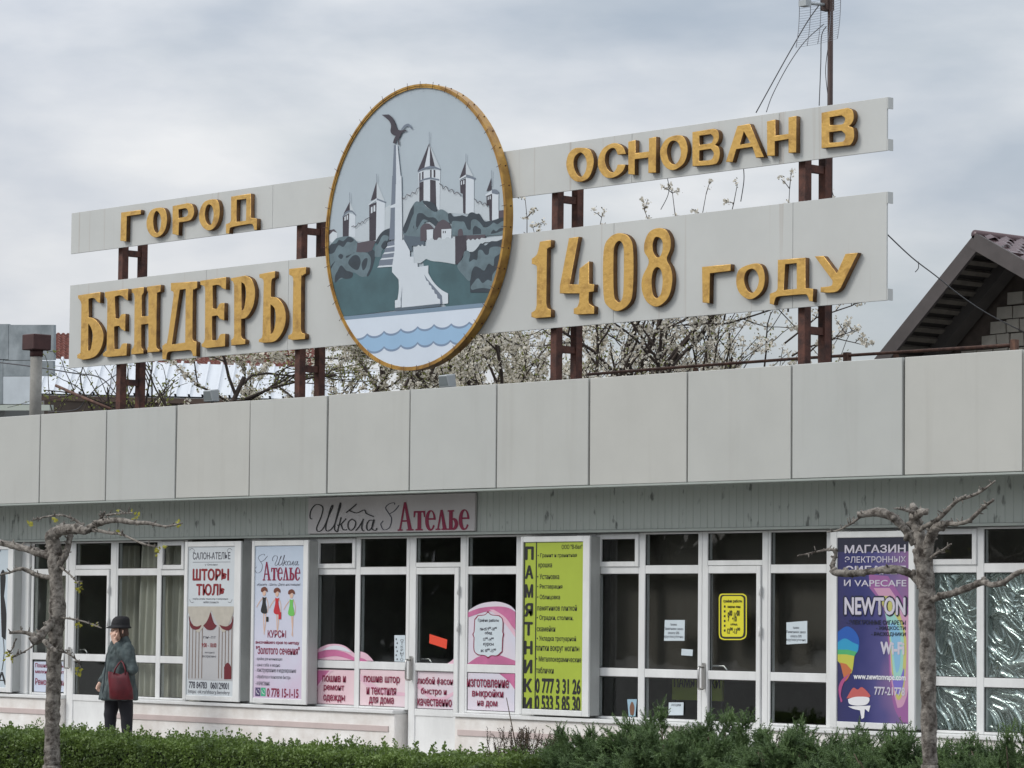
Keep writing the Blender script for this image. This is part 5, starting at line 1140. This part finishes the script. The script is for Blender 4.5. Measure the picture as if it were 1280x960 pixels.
np_mesh('foliage', V, F, m_box, hd)
S = []; ST = MB()
for i in range(620):       # upright shoots breaking the clipped line
    x = rng.uniform(xh0, xh1); y = rng.uniform(YH0+.05, YH1-.05); L = abs(rng.normal(.05, .035))+.03; z0 = HH-.03+.035*math.sin(x*3.1+1)*math.cos(y*5)
    dx, dy = rng.normal(0, .2, 2)
    for j in range(int(L/.0065)): S.append((x+dx*j*.0065+rng.normal(0, .007), y+dy*j*.0065+rng.normal(0, .007), z0+j*.0065))
V, F = leaves(np.array(S), .03, .010, rng, .8); np_mesh('shoots', V, F, m_box, hd)

m_jun = mat('juniper_green', (.15, .23, .085), .6, var=.5, vscale=7, trans=.15, c2=(.05, .09, .038), ramp=(.3, .62)); m_jund = mat('juniper_brown', (.10, .072, .045), .8, var=.4, vscale=9)
def sprays(P, D, L, rng, m, name, parent, wid=.005):
    """feathery shoots: a stem set with short narrow scale leaves in threes"""
    n = len(P); D = D/np.linalg.norm(D, axis=1)[:, None]; A = np.cross(D, rng.normal(size=(n, 3))); A /= np.linalg.norm(A, axis=1)[:, None]; B = np.cross(D, A)
    Vs = []; K = 7
    for j in range(K):
        u = j/K; base = P+D*(L[:, None]*u); ph = rng.uniform(0, 6.28, (n, 1))
        for q in range(3):
            ax = A*np.cos(ph+q*2.094)+B*np.sin(ph+q*2.094); dr_ = D*.75+ax*.6
            ln = L[:, None]*(.26*(1-u)+.16)*rng.uniform(.6, 1.2, (n, 1)); w = np.cross(dr_, ax); w /= np.linalg.norm(w, axis=1)[:, None]+1e-9
            Vs.append(np.stack([base-w*wid, base+w*wid, base+dr_*ln], 1))
    V = np.concatenate(Vs, 0).reshape(-1, 3); nq = len(V)//3
    return np_mesh(name, V, np.arange(nq*3).reshape(nq, 3), m, parent)
def juniper(label, px, pytop, Y, rx, seed, n=1100, m=None):
    rng = np.random.default_rng(seed); top = at(px, pytop, Y); cx = top.x; H = top.z
    t = empty('juniper_shrub', (cx, Y, 0), label, 'shrub', 'juniper shrubs in the planting bed')
    nb = 64; Pl, Dl = [], []          # arching plumes
    for k in range(nb):
        th = rng.uniform(0, 2*np.pi); el = np.arccos(rng.uniform(0, 1))*.98; q = rng.uniform(.55, 1.06)
        tip = np.array([cx+rx*1.35*q*np.sin(el)*np.cos(th), Y+.62*q*np.sin(el)*np.sin(th), .06+(H-.10)*(.25+.75*q*np.cos(el)**.7)])
        root = np.array([cx+rx*.25*np.cos(th), Y+.15*np.sin(th), .05]); mid = (root+tip)/2+np.array([0, 0, .20])
        m_ = n//nb; u = rng.uniform(.25, 1, m_)[:, None]**.7; c = root*(1-u)**2+2*mid*u*(1-u)+tip*u*u; d = 2*(mid-root)*(1-u)+2*(tip-mid)*u; d /= np.linalg.norm(d, axis=1)[:, None]
        Pl.append(c+rng.normal(0, .05, (m_, 3))*(1.15-.7*u)); Dl.append(d*.8+np.array([0, 0, .10])+rng.normal(0, .5, (m_, 3)))
    P = np.concatenate(Pl); D = np.concatenate(Dl); n = len(P)
    sprays(P, D, rng.uniform(.055, .13, n), rng, m or m_jun, 'foliage', t)
    mb = MB()
    for i in range(26):
        a = rng.uniform(0, 6.28); e = Vector((cx+rx*.8*math.cos(a)*rng.random(), Y+.5*math.sin(a)*rng.random(), H*rng.uniform(.5, .85)))
        mb.tube([(cx+rng.normal(0, .06), Y+rng.normal(0, .06), 0), Vector((cx, Y, 0)).lerp(e, .5)+Vector((0, 0, .05)), e], [.014, .01, .004], 5)
    mb.build('stems_or_shade_core', m_jund, t)
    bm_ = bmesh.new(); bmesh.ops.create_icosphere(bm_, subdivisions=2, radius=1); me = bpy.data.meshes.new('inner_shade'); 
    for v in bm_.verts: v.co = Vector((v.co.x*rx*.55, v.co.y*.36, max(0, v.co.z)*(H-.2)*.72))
    bm_.to_mesh(me); bm_.free(); link('shade_core', me, m_core, t, (cx, Y, .02))  # near-black dome: shade inside the shrub put into its colour
    return t
J = [(705, 925, -4.3, .40, 'low juniper tuft where the hedge ends'), (768, 898, -4.4, .62, 'feathery juniper below the right edge of the lime green poster'), (840, 890, -4.5, .72, 'tallest feathery juniper below the memorials shop windows'),
     (915, 893, -4.2, .70, 'feathery juniper in front of the memorials shop door'), (985, 905, -4.5, .62, 'feathery juniper below the pane with the right white notice'), (1060, 917, -4.3, .62, 'lower juniper below the NEWTON poster'), (1122, 914, -4.6, .46, 'juniper just left of the right tree trunk'),
     (1200, 920, -4.4, .50, 'low juniper just right of the right tree trunk'), (1268, 905, -4.5, .60, 'juniper in the bottom right corner of the photo')]
for i, (px, py, y_, rx, lab) in enumerate(J): juniper(lab, px, py, y_, rx, 40+i, 5600)
# brown dead twiggy shrub at the end of the hedge
t = empty('dry_shrub', (at(648, 940, -4.7).x, -4.7, 0), 'dry brown twiggy shrub between the hedge and the junipers', 'shrub'); mb = MB(); rr = random.Random(4)
bx = at(648, 940, -4.7).x
for i in range(46):
    e = Vector((bx+rr.gauss(0, .13), -4.7+rr.gauss(0, .12), rr.uniform(.45, .78))); mb.tube([(bx+rr.gauss(0, .05), -4.7+rr.gauss(0, .05), 0), Vector((bx, -4.7, 0)).lerp(e, .55)+Vector((rr.gauss(0, .03), 0, 0)), e], [.008, .005, .0025], 4)
e = at(633, 872, -4.7); mb.tube([(bx, -4.7, 0), (bx-.03, -4.7, .6), e], [.008, .006, .003], 4); mb.build('twigs', m_jund, t)
P = np.array([(bx+rr.gauss(0, .12), -4.7+rr.gauss(0, .11), rr.uniform(.35, .66)) for _ in range(120)]); rng = np.random.default_rng(3)
sprays(P, np.array([(rr.gauss(0, .4), rr.gauss(0, .4), 1) for _ in range(120)]), np.full(120, .13), rng, m_jund, 'dead_foliage', t, .004)

# ------------------------------------------------------------------ pollarded street trees
m_pbark = mat('pollard_bark', rgb(140, 134, 126), .95, var=.55, vscale=17, vstretch=(1, 1, 1.0), bump=1.0, bscale=34, c2=rgb(62, 55, 49), ramp=(.36, .60))
_t = m_pbark.node_tree; _b = _t.nodes['Principled BSDF']; _src = _b.inputs['Base Color'].links[0].from_socket     # dark lenticels and cracks
_g = _t.nodes.new('ShaderNodeNewGeometry'); _mp = _t.nodes.new('ShaderNodeMapping'); _mp.inputs['Scale'].default_value = (26, 26, 30); _t.links.new(_g.outputs['Position'], _mp.inputs['Vector'])
_v = _t.nodes.new('ShaderNodeTexVoronoi'); _v.inputs['Randomness'].default_value = 1.0; _t.links.new(_mp.outputs[0], _v.inputs['Vector'])
_r = _t.nodes.new('ShaderNodeValToRGB'); _r.color_ramp.elements[0].position = .06; _r.color_ramp.elements[1].position = .30; _t.links.new(_v.outputs['Distance'], _r.inputs[0])
_m = _t.nodes.new('ShaderNodeMix'); _m.data_type = 'RGBA'; _t.links.new(_r.outputs[0], _m.inputs['Factor']); _m.inputs['A'].default_value = (*rgb(58, 50, 44), 1); _t.links.new(_src, _m.inputs['B']); _t.links.new(_m.outputs['Result'], _b.inputs['Base Color'])
m_bud = mat('bud_yellow_green', (.42, .40, .06), .6, var=.3, vscale=20, trans=.4)
def pollard(label, Y, limbs, buds, seed):
    rg = random.Random(seed)
    f0 = limbs[0][0][0]; base = at(f0[0], f0[1], Y); t = empty('pollarded_tree', (base.x, Y, 0), label, 'tree', 'pollarded trees in front of the shops')
    S_ = (at(f0[0], 700, Y).z-at(f0[0], 800, Y).z)/100     # metres per picture pixel here
    def limb(pts, w, dy, n):
        P = [at(x, y, Y+dy*k/max(1, len(pts)-1)*S_*100) for k, (x, y) in enumerate(pts)]; Q = []; rad = []
        m_ = len(P)
        for k in range(m_-1):
            a, b = P[k], P[k+1]; pr = P[k-1] if k else a-(b-a); nx = P[k+2] if k+2 < m_ else b+(b-a); ns = max(6, int((b-a).length/.035))
            for i in range(ns):
                u = i/ns; h = (2*u**3-3*u*u+1, u**3-2*u*u+u, -2*u**3+3*u*u, u**3-u*u); Q.append(a*h[0]+(b-pr)*.5*h[1]+b*h[2]+(nx-a)*.5*h[3]+Vector((rg.gauss(0, .05), rg.gauss(0, .05), rg.gauss(0, .05)))*w[k]*S_*(.22 if i else 0))
                rad.append((w[k]+(w[k+1]-w[k])*u)*S_*.435)
        Q.append(P[-1]); rad.append(w[-1]*S_*.40)
        rad = [r*(1+.14*noise.noise(q*8)+.10*noise.noise(q*30)) for r, q in zip(rad, Q)]
        return MB().tube(Q, rad, n, jit=.2 if w[0] > 8 else .12)
    pts, w = limbs[0][0], limbs[0][1]
    P0 = at(pts[0][0], pts[0][1], Y)
    mb = limb(pts, w, 0, 20); mb.tube([(P0.x, Y, -.05), (P0.x, Y, .2), P0+Vector((0, 0, .01))], [w[0]*S_*.72, w[0]*S_*.55, w[0]*S_/2], 20, jit=.2)
    mb.build('trunk', m_pbark, t)
    for pts, w, dy in limbs[1:]:
        mb = limb(pts, w, dy, 12 if w[0] > 6 else 8)
        for k in range(1, len(pts)):      # pruning knuckles
            if w[k] > 2.5 and rg.random() < .8:
                c = at(pts[k][0], pts[k][1], Y+dy*k/max(1, len(pts)-1)*S_*100); d = Vector((rg.gauss(0, 1), rg.gauss(0, 1), rg.gauss(.2, 1))).normalized()
                mb.tube([c-d*w[k]*S_*.1, c+d*w[k]*S_*.75], [w[k]*S_*.5, w[k]*S_*.2], 7)
        for _ in range(int(3+len(pts)*2.2)):      # short spurs and broken twig ends
            k = rg.randrange(len(pts)-1); u = rg.random(); c = at(pts[k][0], pts[k][1], Y+dy*k/max(1, len(pts)-1)*S_*100).lerp(at(pts[k+1][0], pts[k+1][1], Y+dy*(k+1)/max(1, len(pts)-1)*S_*100), u)
            d = Vector((rg.gauss(0, 1), rg.gauss(0, 1), rg.gauss(.5, .8))).normalized(); r_ = max(1.1, w[k]*.16)*S_; l_ = (w[k]*.5+rg.uniform(1.5, 6 if w[k] < 7 else 3.5))*S_
            mb.tube([c, c+d*l_*.6, c+d*l_+Vector((0, 0, .006))], [r_, r_*.8, r_*.5], 5)
        mb.build('branch', m_pbark, t)
    rng = np.random.default_rng(seed)
    for (x, y, s) in buds:
        c = np.array(at(x, y, Y-.03)); C = c+rng.normal(0, .012*s, (int(7*s), 3)); V, F = leaves(C, .045, .018, rng, -.2); np_mesh('leaf_tuft', V, F, m_bud, t)
    return t
pollard('grey pollarded tree with gnarled stubs standing at the left, near the woman', -5.8, [
  ([(65, 958), (66, 900), (68, 830), (71, 785), (72, 760), (70, 725), (69, 700), (68, 682), (64, 668)], [22.5, 21.5, 21, 21, 22, 19.5, 22, 21, 17]),
  ([(66, 690), (64, 672), (74, 664), (88, 661), (100, 662), (110, 664)], [16, 19, 15, 14, 13, 8], -.1), ([(73, 708), (82, 693), (86, 678), (89, 664)], [11, 9.5, 8.5, 8], .15),
  ([(103, 663), (120, 663), (136, 666), (152, 668), (177, 679), (197, 684)], [6.5, 5.2, 4.2, 3.8, 3, 2], -.3), ([(110, 660), (124, 654), (145, 650), (166, 653), (186, 654), (207, 658), (228, 654)], [9, 9, 8, 6.5, 5, 3.4, 2], -.25),
  ([(121, 656), (127, 647), (131, 640)], [5, 4.4, 3.2], 0), ([(133, 644), (148, 642), (166, 641)], [3.2, 2.6, 2], -.2), ([(104, 658), (94, 650), (82, 645), (71, 644), (52, 647), (39, 651)], [4.5, 3.6, 3, 2.8, 2.2, 1.5], -.3),
  ([(66, 696), (56, 693), (42, 689), (21, 683), (0, 678), (-25, 672)], [11, 11, 10.5, 10, 9.5, 9], -.2), ([(66, 722), (56, 721), (44, 718), (34, 713), (25, 711), (11, 716), (-6, 720)], [8, 7.5, 6.5, 6, 5.4, 3, 2.2], -.3),
  ([(72, 768), (62, 781), (52, 793), (44, 802)], [12, 12.5, 13, 12], -.4), ([(46, 797), (36, 792), (25, 790), (13, 791)], [7.5, 5.6, 5, 4], -.1), ([(54, 800), (62, 808), (69, 813)], [8.5, 7.5, 6], -.3), ([(68, 812), (80, 815), (90, 820), (97, 827), (101, 835)], [3.2, 2.8, 2.5, 2.2, 1.5], -.1),
  ([(76, 772), (92, 774), (108, 778), (127, 785)], [3, 2.6, 2.4, 1.6], -.2), ([(46, 803), (36, 811), (26, 817), (15, 822)], [2.8, 2.2, 2, 1.4], -.2), ([(75, 709), (86, 717), (98, 729)], [3.2, 2.6, 2], -.2), ([(20, 798), (16, 810), (11, 818)], [1.6, 1.5, 1.2], 0)],
  [(38, 655, 1.0), (169, 645, 1.4), (99, 737, 1.5), (99, 728, .7), (14, 825, 1.3), (9, 817, 1), (97, 838, 1.2), (222, 655, .9), (197, 689, 1.3), (98, 781, .8), (118, 780, .7), (68, 648, .6), (149, 666, .6), (147, 641, .5)], 3)
pollard('grey pollarded tree standing in front of the NEWTON poster', -5.8, [
  ([(1162, 958), (1161, 900), (1160, 830), (1159, 770), (1158, 735), (1155, 705), (1152, 685)], [21.5, 21.5, 22.5, 23, 26, 25, 26]),
  ([(1154, 700), (1149, 672), (1145, 655), (1143, 640)], [20, 19, 18.5, 17], .1), ([(1158, 700), (1161, 680), (1166, 666), (1173, 657), (1178, 655)], [16, 16, 15, 13, 9], -.1),
  ([(1144, 680), (1136, 668), (1128, 658), (1118, 648), (1103, 641), (1088, 641), (1075, 644)], [13, 13, 13, 13, 13, 11, 8.5], -.3), ([(1077, 645), (1063, 655), (1047, 663), (1034, 665)], [4.2, 3.6, 2.6, 1.6], -.1),
  ([(1152, 732), (1141, 720), (1130, 714), (1118, 712), (1098, 713), (1076, 716), (1058, 717), (1041, 715)], [11, 11, 12, 12.5, 10, 10, 10, 10], -.4), ([(1042, 716), (1041, 705), (1044, 695), (1045, 687)], [8.5, 7, 5, 4.5], 0), ([(1046, 688), (1036, 687), (1020, 690), (997, 695)], [4.5, 4.2, 3.2, 2], -.1),
  ([(1150, 662), (1162, 655), (1175, 647), (1186, 636), (1196, 626), (1206, 621)], [7, 7, 6.6, 6, 5.6, 4.4], -.3), ([(1198, 625), (1217, 619), (1231, 611), (1244, 601)], [4.6, 4.4, 3.6, 2.6], -.1), ([(1172, 658), (1184, 654), (1196, 655), (1211, 651), (1222, 641), (1232, 632), (1242, 625)], [10, 8.6, 6.4, 6.2, 5.4, 5, 3.6], -.3),
  ([(1163, 698), (1172, 691), (1180, 687), (1189, 680)], [5, 4.2, 4, 3.2], -.3), ([(1164, 750), (1178, 745), (1196, 740), (1214, 733), (1228, 728), (1240, 731), (1254, 728), (1272, 716), (1292, 712)], [11, 10, 9.5, 9.5, 10, 8, 7.6, 7, 6], -.4),
  ([(1150, 645), (1140, 640), (1130, 637), (1120, 635)], [8, 5, 4, 3], -.2), ([(1146, 644), (1152, 640), (1157, 641)], [12, 11, 8], -.2)],
  [], 9)

# ------------------------------------------------------------------ the woman in the hat
def capsule(mb, p0, r0, p1, r1, sx=1.0, sy=1.0, n=14, k=4):
    p0, p1 = Vector(p0), Vector(p1); d = (p1-p0); L = d.length; d.normalize(); a = Vector((0, 1, 0)) if abs(d.y) < .9 else Vector((1, 0, 0)); u = (a-d*a.dot(d)).normalized(); v = d.cross(u)
    rings = [(p0-d*r0*math.cos(t), r0*math.sin(t)) for t in [math.pi/2*i/k for i in range(1, k)]]+[(p0, r0), (p1, r1)]+[(p1+d*r1*math.sin(t), r1*math.cos(t)) for t in [math.pi/2*i/k for i in range(1, k)]]
    vs = [p0-d*r0]; 
    for c, r in rings: vs += [c+u*math.cos(2*math.pi*j/n)*r*sy+v*math.sin(2*math.pi*j/n)*r*sx for j in range(n)]
    vs.append(p1+d*r1); fs = [(0, 1+(j+1) % n, 1+j) for j in range(n)]; m_ = len(rings)
    for i in range(m_-1):
        for j in range(n): fs.append((1+i*n+j, 1+i*n+(j+1) % n, 1+(i+1)*n+(j+1) % n, 1+(i+1)*n+j))
    e = 1+m_*n; fs += [(e, 1+(m_-1)*n+j, 1+(m_-1)*n+(j+1) % n) for j in range(n)]
    mb.add(vs, fs, True)
def loft(mb, secs, n=20):      # secs: (x, y, z, rx, ry)
    vs = []
    for (x, y, z, rx, ry) in secs: vs += [(x+rx*math.cos(2*math.pi*j/n), y+ry*math.sin(2*math.pi*j/n), z) for j in range(n)]
    fs = [(i*n+j, i*n+(j+1) % n, (i+1)*n+(j+1) % n, (i+1)*n+j) for i in range(len(secs)-1) for j in range(n)]
    fs += [tuple(range(n-1, -1, -1)), tuple((len(secs)-1)*n+j for j in range(n))]; mb.add(vs, fs, True)
PW = at(148, 900, -.45); PX, PY = PW.x, -.45; PA = R(262)      # she faces along the shop front, a little towards the street
PM = Matrix.Translation((PX, PY, .012)) @ Matrix.Rotation(PA, 4, 'Z')
def fuse(name, mb, vox, m, parent, smooth_it=4, disp=None):
    me, o_ = mb.mesh(name, Vector((0, 0, 0))); tmp = bpy.data.objects.new('tmp', me); col.objects.link(tmp)
    md = tmp.modifiers.new('r', 'REMESH'); md.mode = 'VOXEL'; md.voxel_size = vox; md.use_smooth_shade = True
    ms = tmp.modifiers.new('s', 'SMOOTH'); ms.iterations = smooth_it; ms.factor = .5
    dg = bpy.context.evaluated_depsgraph_get(); me2 = bpy.data.meshes.new_from_object(tmp.evaluated_get(dg)); bpy.data.objects.remove(tmp); me2.name = name; me2.materials.clear()
    if disp:
        for v in me2.vertices: v.co += v.normal*disp(v.co)
    me2.transform(PM if parent is None else PM); base = Vector((PX, PY, .012)); me2.transform(Matrix.Translation(-base))
    me2.polygons.foreach_set('use_smooth', [True]*len(me2.polygons))
    return link(name, me2, m, parent, base)
m_skin = mat('skin', rgb(224, 184, 162), .55, var=.08, vscale=20); m_coat = mat('coat_teal_grey', rgb(86, 98, 98), .8, var=.25, vscale=10, bump=.35, bscale=26, c2=rgb(54, 64, 66)); m_trou = mat('trousers_black', (.014, .014, .02), .8); m_hat = mat('hat_black', (.012, .012, .014), .85, bump=.3, bscale=60)
m_bag = mat('bag_red', rgb(108, 18, 32), .5, var=.35, vscale=8, c2=rgb(80, 12, 24)); m_hair = mat('hair_dark', rgb(70, 50, 40), .6); m_shoe = mat('shoe_black', (.015, .014, .014), .4)
# local frame: +x forward, +y her left (towards the street), z up
bd = MB()
hz = 1.43; capsule(bd, (.02, 0, hz+.035), .088, (.035, 0, hz-.035), .072, 1.0, .86); capsule(bd, (.055, 0, hz-.065), .045, (.075, 0, hz-.078), .034)     # skull, jaw and chin
capsule(bd, (.098, 0, hz+.015), .012, (.118, 0, hz-.022), .016)                # nose
for s in (-1, 1):
    capsule(bd, (.02, .083*s, hz-.01), .018, (.015, .086*s, hz+.015), .016); capsule(bd, (.085, .033*s, hz+.03), .016, (.092, .012*s, hz+.032), .012); capsule(bd, (.075, .035*s, hz-.02), .03, (.08, .03*s, hz-.035), .026)
capsule(bd, (.103, -.022, hz-.047), .008, (.103, .022, hz-.047), .008)
capsule(bd, (0, 0, hz-.07), .05, (-.01, 0, 1.26), .058); loft(bd, [(0, 0, .84, .12, .15), (0, 0, .95, .105, .14), (-.01, 0, 1.1, .11, .15), (-.015, 0, 1.2, .09, .14), (-.01, 0, 1.27, .05, .07)])
for s in (-1, 1):
    x0 = -.055*s; capsule(bd, (x0*.3, .08*s, .84), .085, (x0, .098*s, .47), .05); capsule(bd, (x0, .098*s, .47), .048, (x0-.008, .112*s, .09), .032); capsule(bd, (x0-.02, .112*s, .05), .03, (x0+.10, .118*s, .04), .024)
EL = (-.02, .28, 1.0); HL = (.115, .075, 1.335); capsule(bd, (-.01, .15, 1.22), .036, EL, .036); capsule(bd, EL, .042, HL, .026)          # her left arm, hand at the mouth
ER_ = (-.04, -.28, 1.02); HR = (.13, -.215, .83); capsule(bd, (-.01, -.15, 1.22), .036, ER_, .036); capsule(bd, ER_, .04, HR, .026)
def hand(H, d, u, curl):
    H, d, u = Vector(H), Vector(d).normalized(), Vector(u).normalized(); w = d.cross(u).normalized()
    capsule(bd, H, .026, H+d*.055, .03, 1.25, .62)
    for i, (o_, L) in enumerate(((-.027, .052), (-.010, .064), (.008, .060), (.025, .048))):
        a = H+d*.065+w*o_; b = a+d*L*.5+u*curl*.012; c = b+d*L*.4+u*curl*.03; capsule(bd, a, .0088, b, .0082, n=8, k=3); capsule(bd, b, .0082, c, .0068, n=8, k=3)
    a = H+d*.02-w*.03; b = a-w*.022+d*.03+u*.01; capsule(bd, a, .011, b, .0095, n=8, k=3); capsule(bd, b, .0095, b+d*.028+u*.012, .008, n=8, k=3)
hand(HL, (.05, -.18, .9), (-.9, -.2, .1), 1.0); hand(HR, (.5, .2, -.75), (.1, 1, .2), 1.2)
person = fuse('person', bd, .0075, m_skin, None, 2); tag(person, 'person in a black hat and teal grey coat with a hand at the mouth', 'person')
for s in (-1, 1):
    e = MB(); capsule(e, (.094, .033*s, hz+.012), .0105, (.096, .033*s, hz+.012), .0105, n=10); fuse('eye', e, .003, m_hat, person, 0)
mo = MB(); capsule(mo, (.107, -.02, hz-.047), .0055, (.107, .02, hz-.047), .0055); fuse('mouth', mo, .003, mat('lips', rgb(160, 84, 80), .5), person, 1)
hr = MB(); capsule(hr, (-.01, 0, hz+.05), .092, (-.03, 0, hz-.05), .078, 1.0, .95); capsule(hr, (-.035, 0, hz-.03), .075, (-.045, 0, hz-.085), .05, 1, 1.1)
for s in (-1, 1): capsule(hr, (.035, .078*s, hz+.04), .022, (.02, .083*s, hz-.05), .018)
fuse('hair', hr, .008, m_hair, person, 2)
ht = MB(); loft(ht, [(-.005, 0, hz+.055, .112, .105), (-.005, 0, hz+.10, .112, .104), (-.012, 0, hz+.15, .10, .095), (-.02, 0, hz+.178, .075, .07), (-.02, 0, hz+.188, .03, .03)])
loft(ht, [(.02, 0, hz+.042, .150, .122), (.015, 0, hz+.052, .156, .127), (.005, 0, hz+.07, .125, .115)]); fuse('hat', ht, .008, m_hat, person, 2)
ct = MB()
loft(ct, [(.005, 0, .645, .225, .25), (.005, 0, .70, .22, .245), (0, 0, .82, .195, .225), (-.005, 0, .95, .17, .20), (-.01, 0, 1.08, .16, .19), (-.015, 0, 1.2, .142, .19), (-.015, 0, 1.265, .10, .14), (-.005, 0, 1.31, .075, .085)])
EL2, ER2 = Vector((-.02, .285, 1.0)), Vector((-.04, -.285, 1.02))
capsule(ct, (-.015, .165, 1.235), .076, EL2, .064); capsule(ct, EL2, .066, EL2.lerp(Vector(HL), .82), .046)
capsule(ct, (-.015, -.165, 1.235), .076, ER2, .064); capsule(ct, ER2, .064, ER2.lerp(Vector((.13, -.215, .83)), .85), .05)
capsule(ct, (-.06, 0, 1.29), .085, (-.03, 0, 1.345), .07, 1, 1.25)                       # hood lying on the shoulders
for s in (-1, 1): capsule(ct, (.06, .05*s, 1.30), .032, (.115, .03*s, 1.2), .026)           # collar
for s in (-1, 1): capsule(ct, (.135, .10*s, .84), .05, (.15, .11*s, .76), .055, .6, 1.2)      # pockets
fuse('coat', ct, .009, m_coat, person, 2, lambda c: .016*noise.noise(Vector((c.x*10, c.y*10, c.z*4)))+.010*noise.noise(Vector((c.x*22, c.y*22, c.z*13)))+(.012*math.sin(math.atan2(c.y, c.x)*9)*max(0, .95-c.z)*2 if c.z < .95 else 0))
fl = MB(); fl.tube([PM @ Vector((.222-.045*k/6+(.006 if k % 2 else 0), .02, .67+.085*k)) for k in range(7)], .007, 5); fl.build('coat_zip', mat('zip_dark', rgb(50, 60, 66), .5), person)
tr = MB()
for s in (-1, 1):
    x0 = -.055*s; capsule(tr, (x0*.3, .08*s, .80), .108, (x0, .098*s, .47), .078); capsule(tr, (x0, .098*s, .47), .076, (x0-.008, .112*s, .10), .052)
fuse('trousers', tr, .010, m_trou, person, 3, lambda c: .005*noise.noise(c*16))
for s in (-1, 1):
    sh = MB(); x0 = -.055*s; capsule(sh, (x0-.035, .112*s, .046), .044, (x0+.02, .114*s, .05), .042); capsule(sh, (x0+.02, .114*s, .042), .04, (x0+.125, .12*s, .036), .034); fuse('shoe', sh, .008, m_shoe, person, 2)
# red handbag hung from her left forearm
BAX = Matrix.Translation((.12, .262, .045)) @ Matrix.Rotation(R(144), 4, 'Z') @ Matrix.Diagonal((.84, 1, .94, 1))       # the bag's broad side is turned to the street
bm_ = MB(); loft(bm_, [(0, 0, .645, .150, .045), (0, 0, .66, .168, .064), (0, 0, .78, .162, .062), (0, 0, .90, .148, .048), (-.005, 0, .985, .138, .03), (-.005, 0, .99, .128, .02)], 30); me, _o = bm_.mesh('handbag', Vector((0, 0, 0)))
for v in me.vertices:
    x_, z_ = v.co.x, v.co.z
    v.co.y += .026*noise.noise(Vector((x_*10, z_*10, 3)))+.014*noise.noise(Vector((x_*24, z_*22, 9))); v.co.x += .03*noise.noise(Vector((z_*8, v.co.y*9, 7)))-.16*(z_-.8)
    if z_ > .95: v.co.z -= .05*max(0, 1-abs(x_)/.12)
me.transform(PM @ BAX); bw = PM @ BAX @ Vector((0, 0, .645)); me.transform(Matrix.Translation(-bw)); hb = link('handbag', me, m_bag, None, bw); tag(hb, 'dark red leather handbag hanging from the forearm of the person in the hat', 'handbag')
for yy in (-.02, .02):
    MB().tube([PM @ BAX @ Vector(p) for p in ((-.09, yy, .955), (-.075, yy, 1.02), (-.03, .03+yy*.5, 1.09), (.0, .045, 1.12), (.03, .03+yy*.5, 1.09), (.065, yy, 1.02), (.07, yy, .955))], .008, 7).build('strap', m_bag, hb)

# ------------------------------------------------------------------ unseen tree belt, added to darken the shop window reflections
m_added_wood = mat('added_wood_green', (.045, .06, .03), .9, var=.5, vscale=.5, trans=.1)
rng = np.random.default_rng(77); n = 16000; ang = rng.uniform(R(-150), R(-5), n); rad = 95+rng.uniform(0, 14, n)
hgt = 9+3*np.sin(ang*17)+2.5*np.sin(ang*41+1)+1.5*np.sin(ang*83); zz = hgt*rng.random(n)**.8
C = np.stack([12+rad*np.cos(ang), rad*np.sin(ang), zz], 1)
V, F = leaves(C, 2.6, .9, rng, .1); w_ = np_mesh('added_wood', V, F, m_added_wood); tag(w_, 'unseen belt of trees added behind the viewer to darken window reflections', 'trees', kind='stuff')
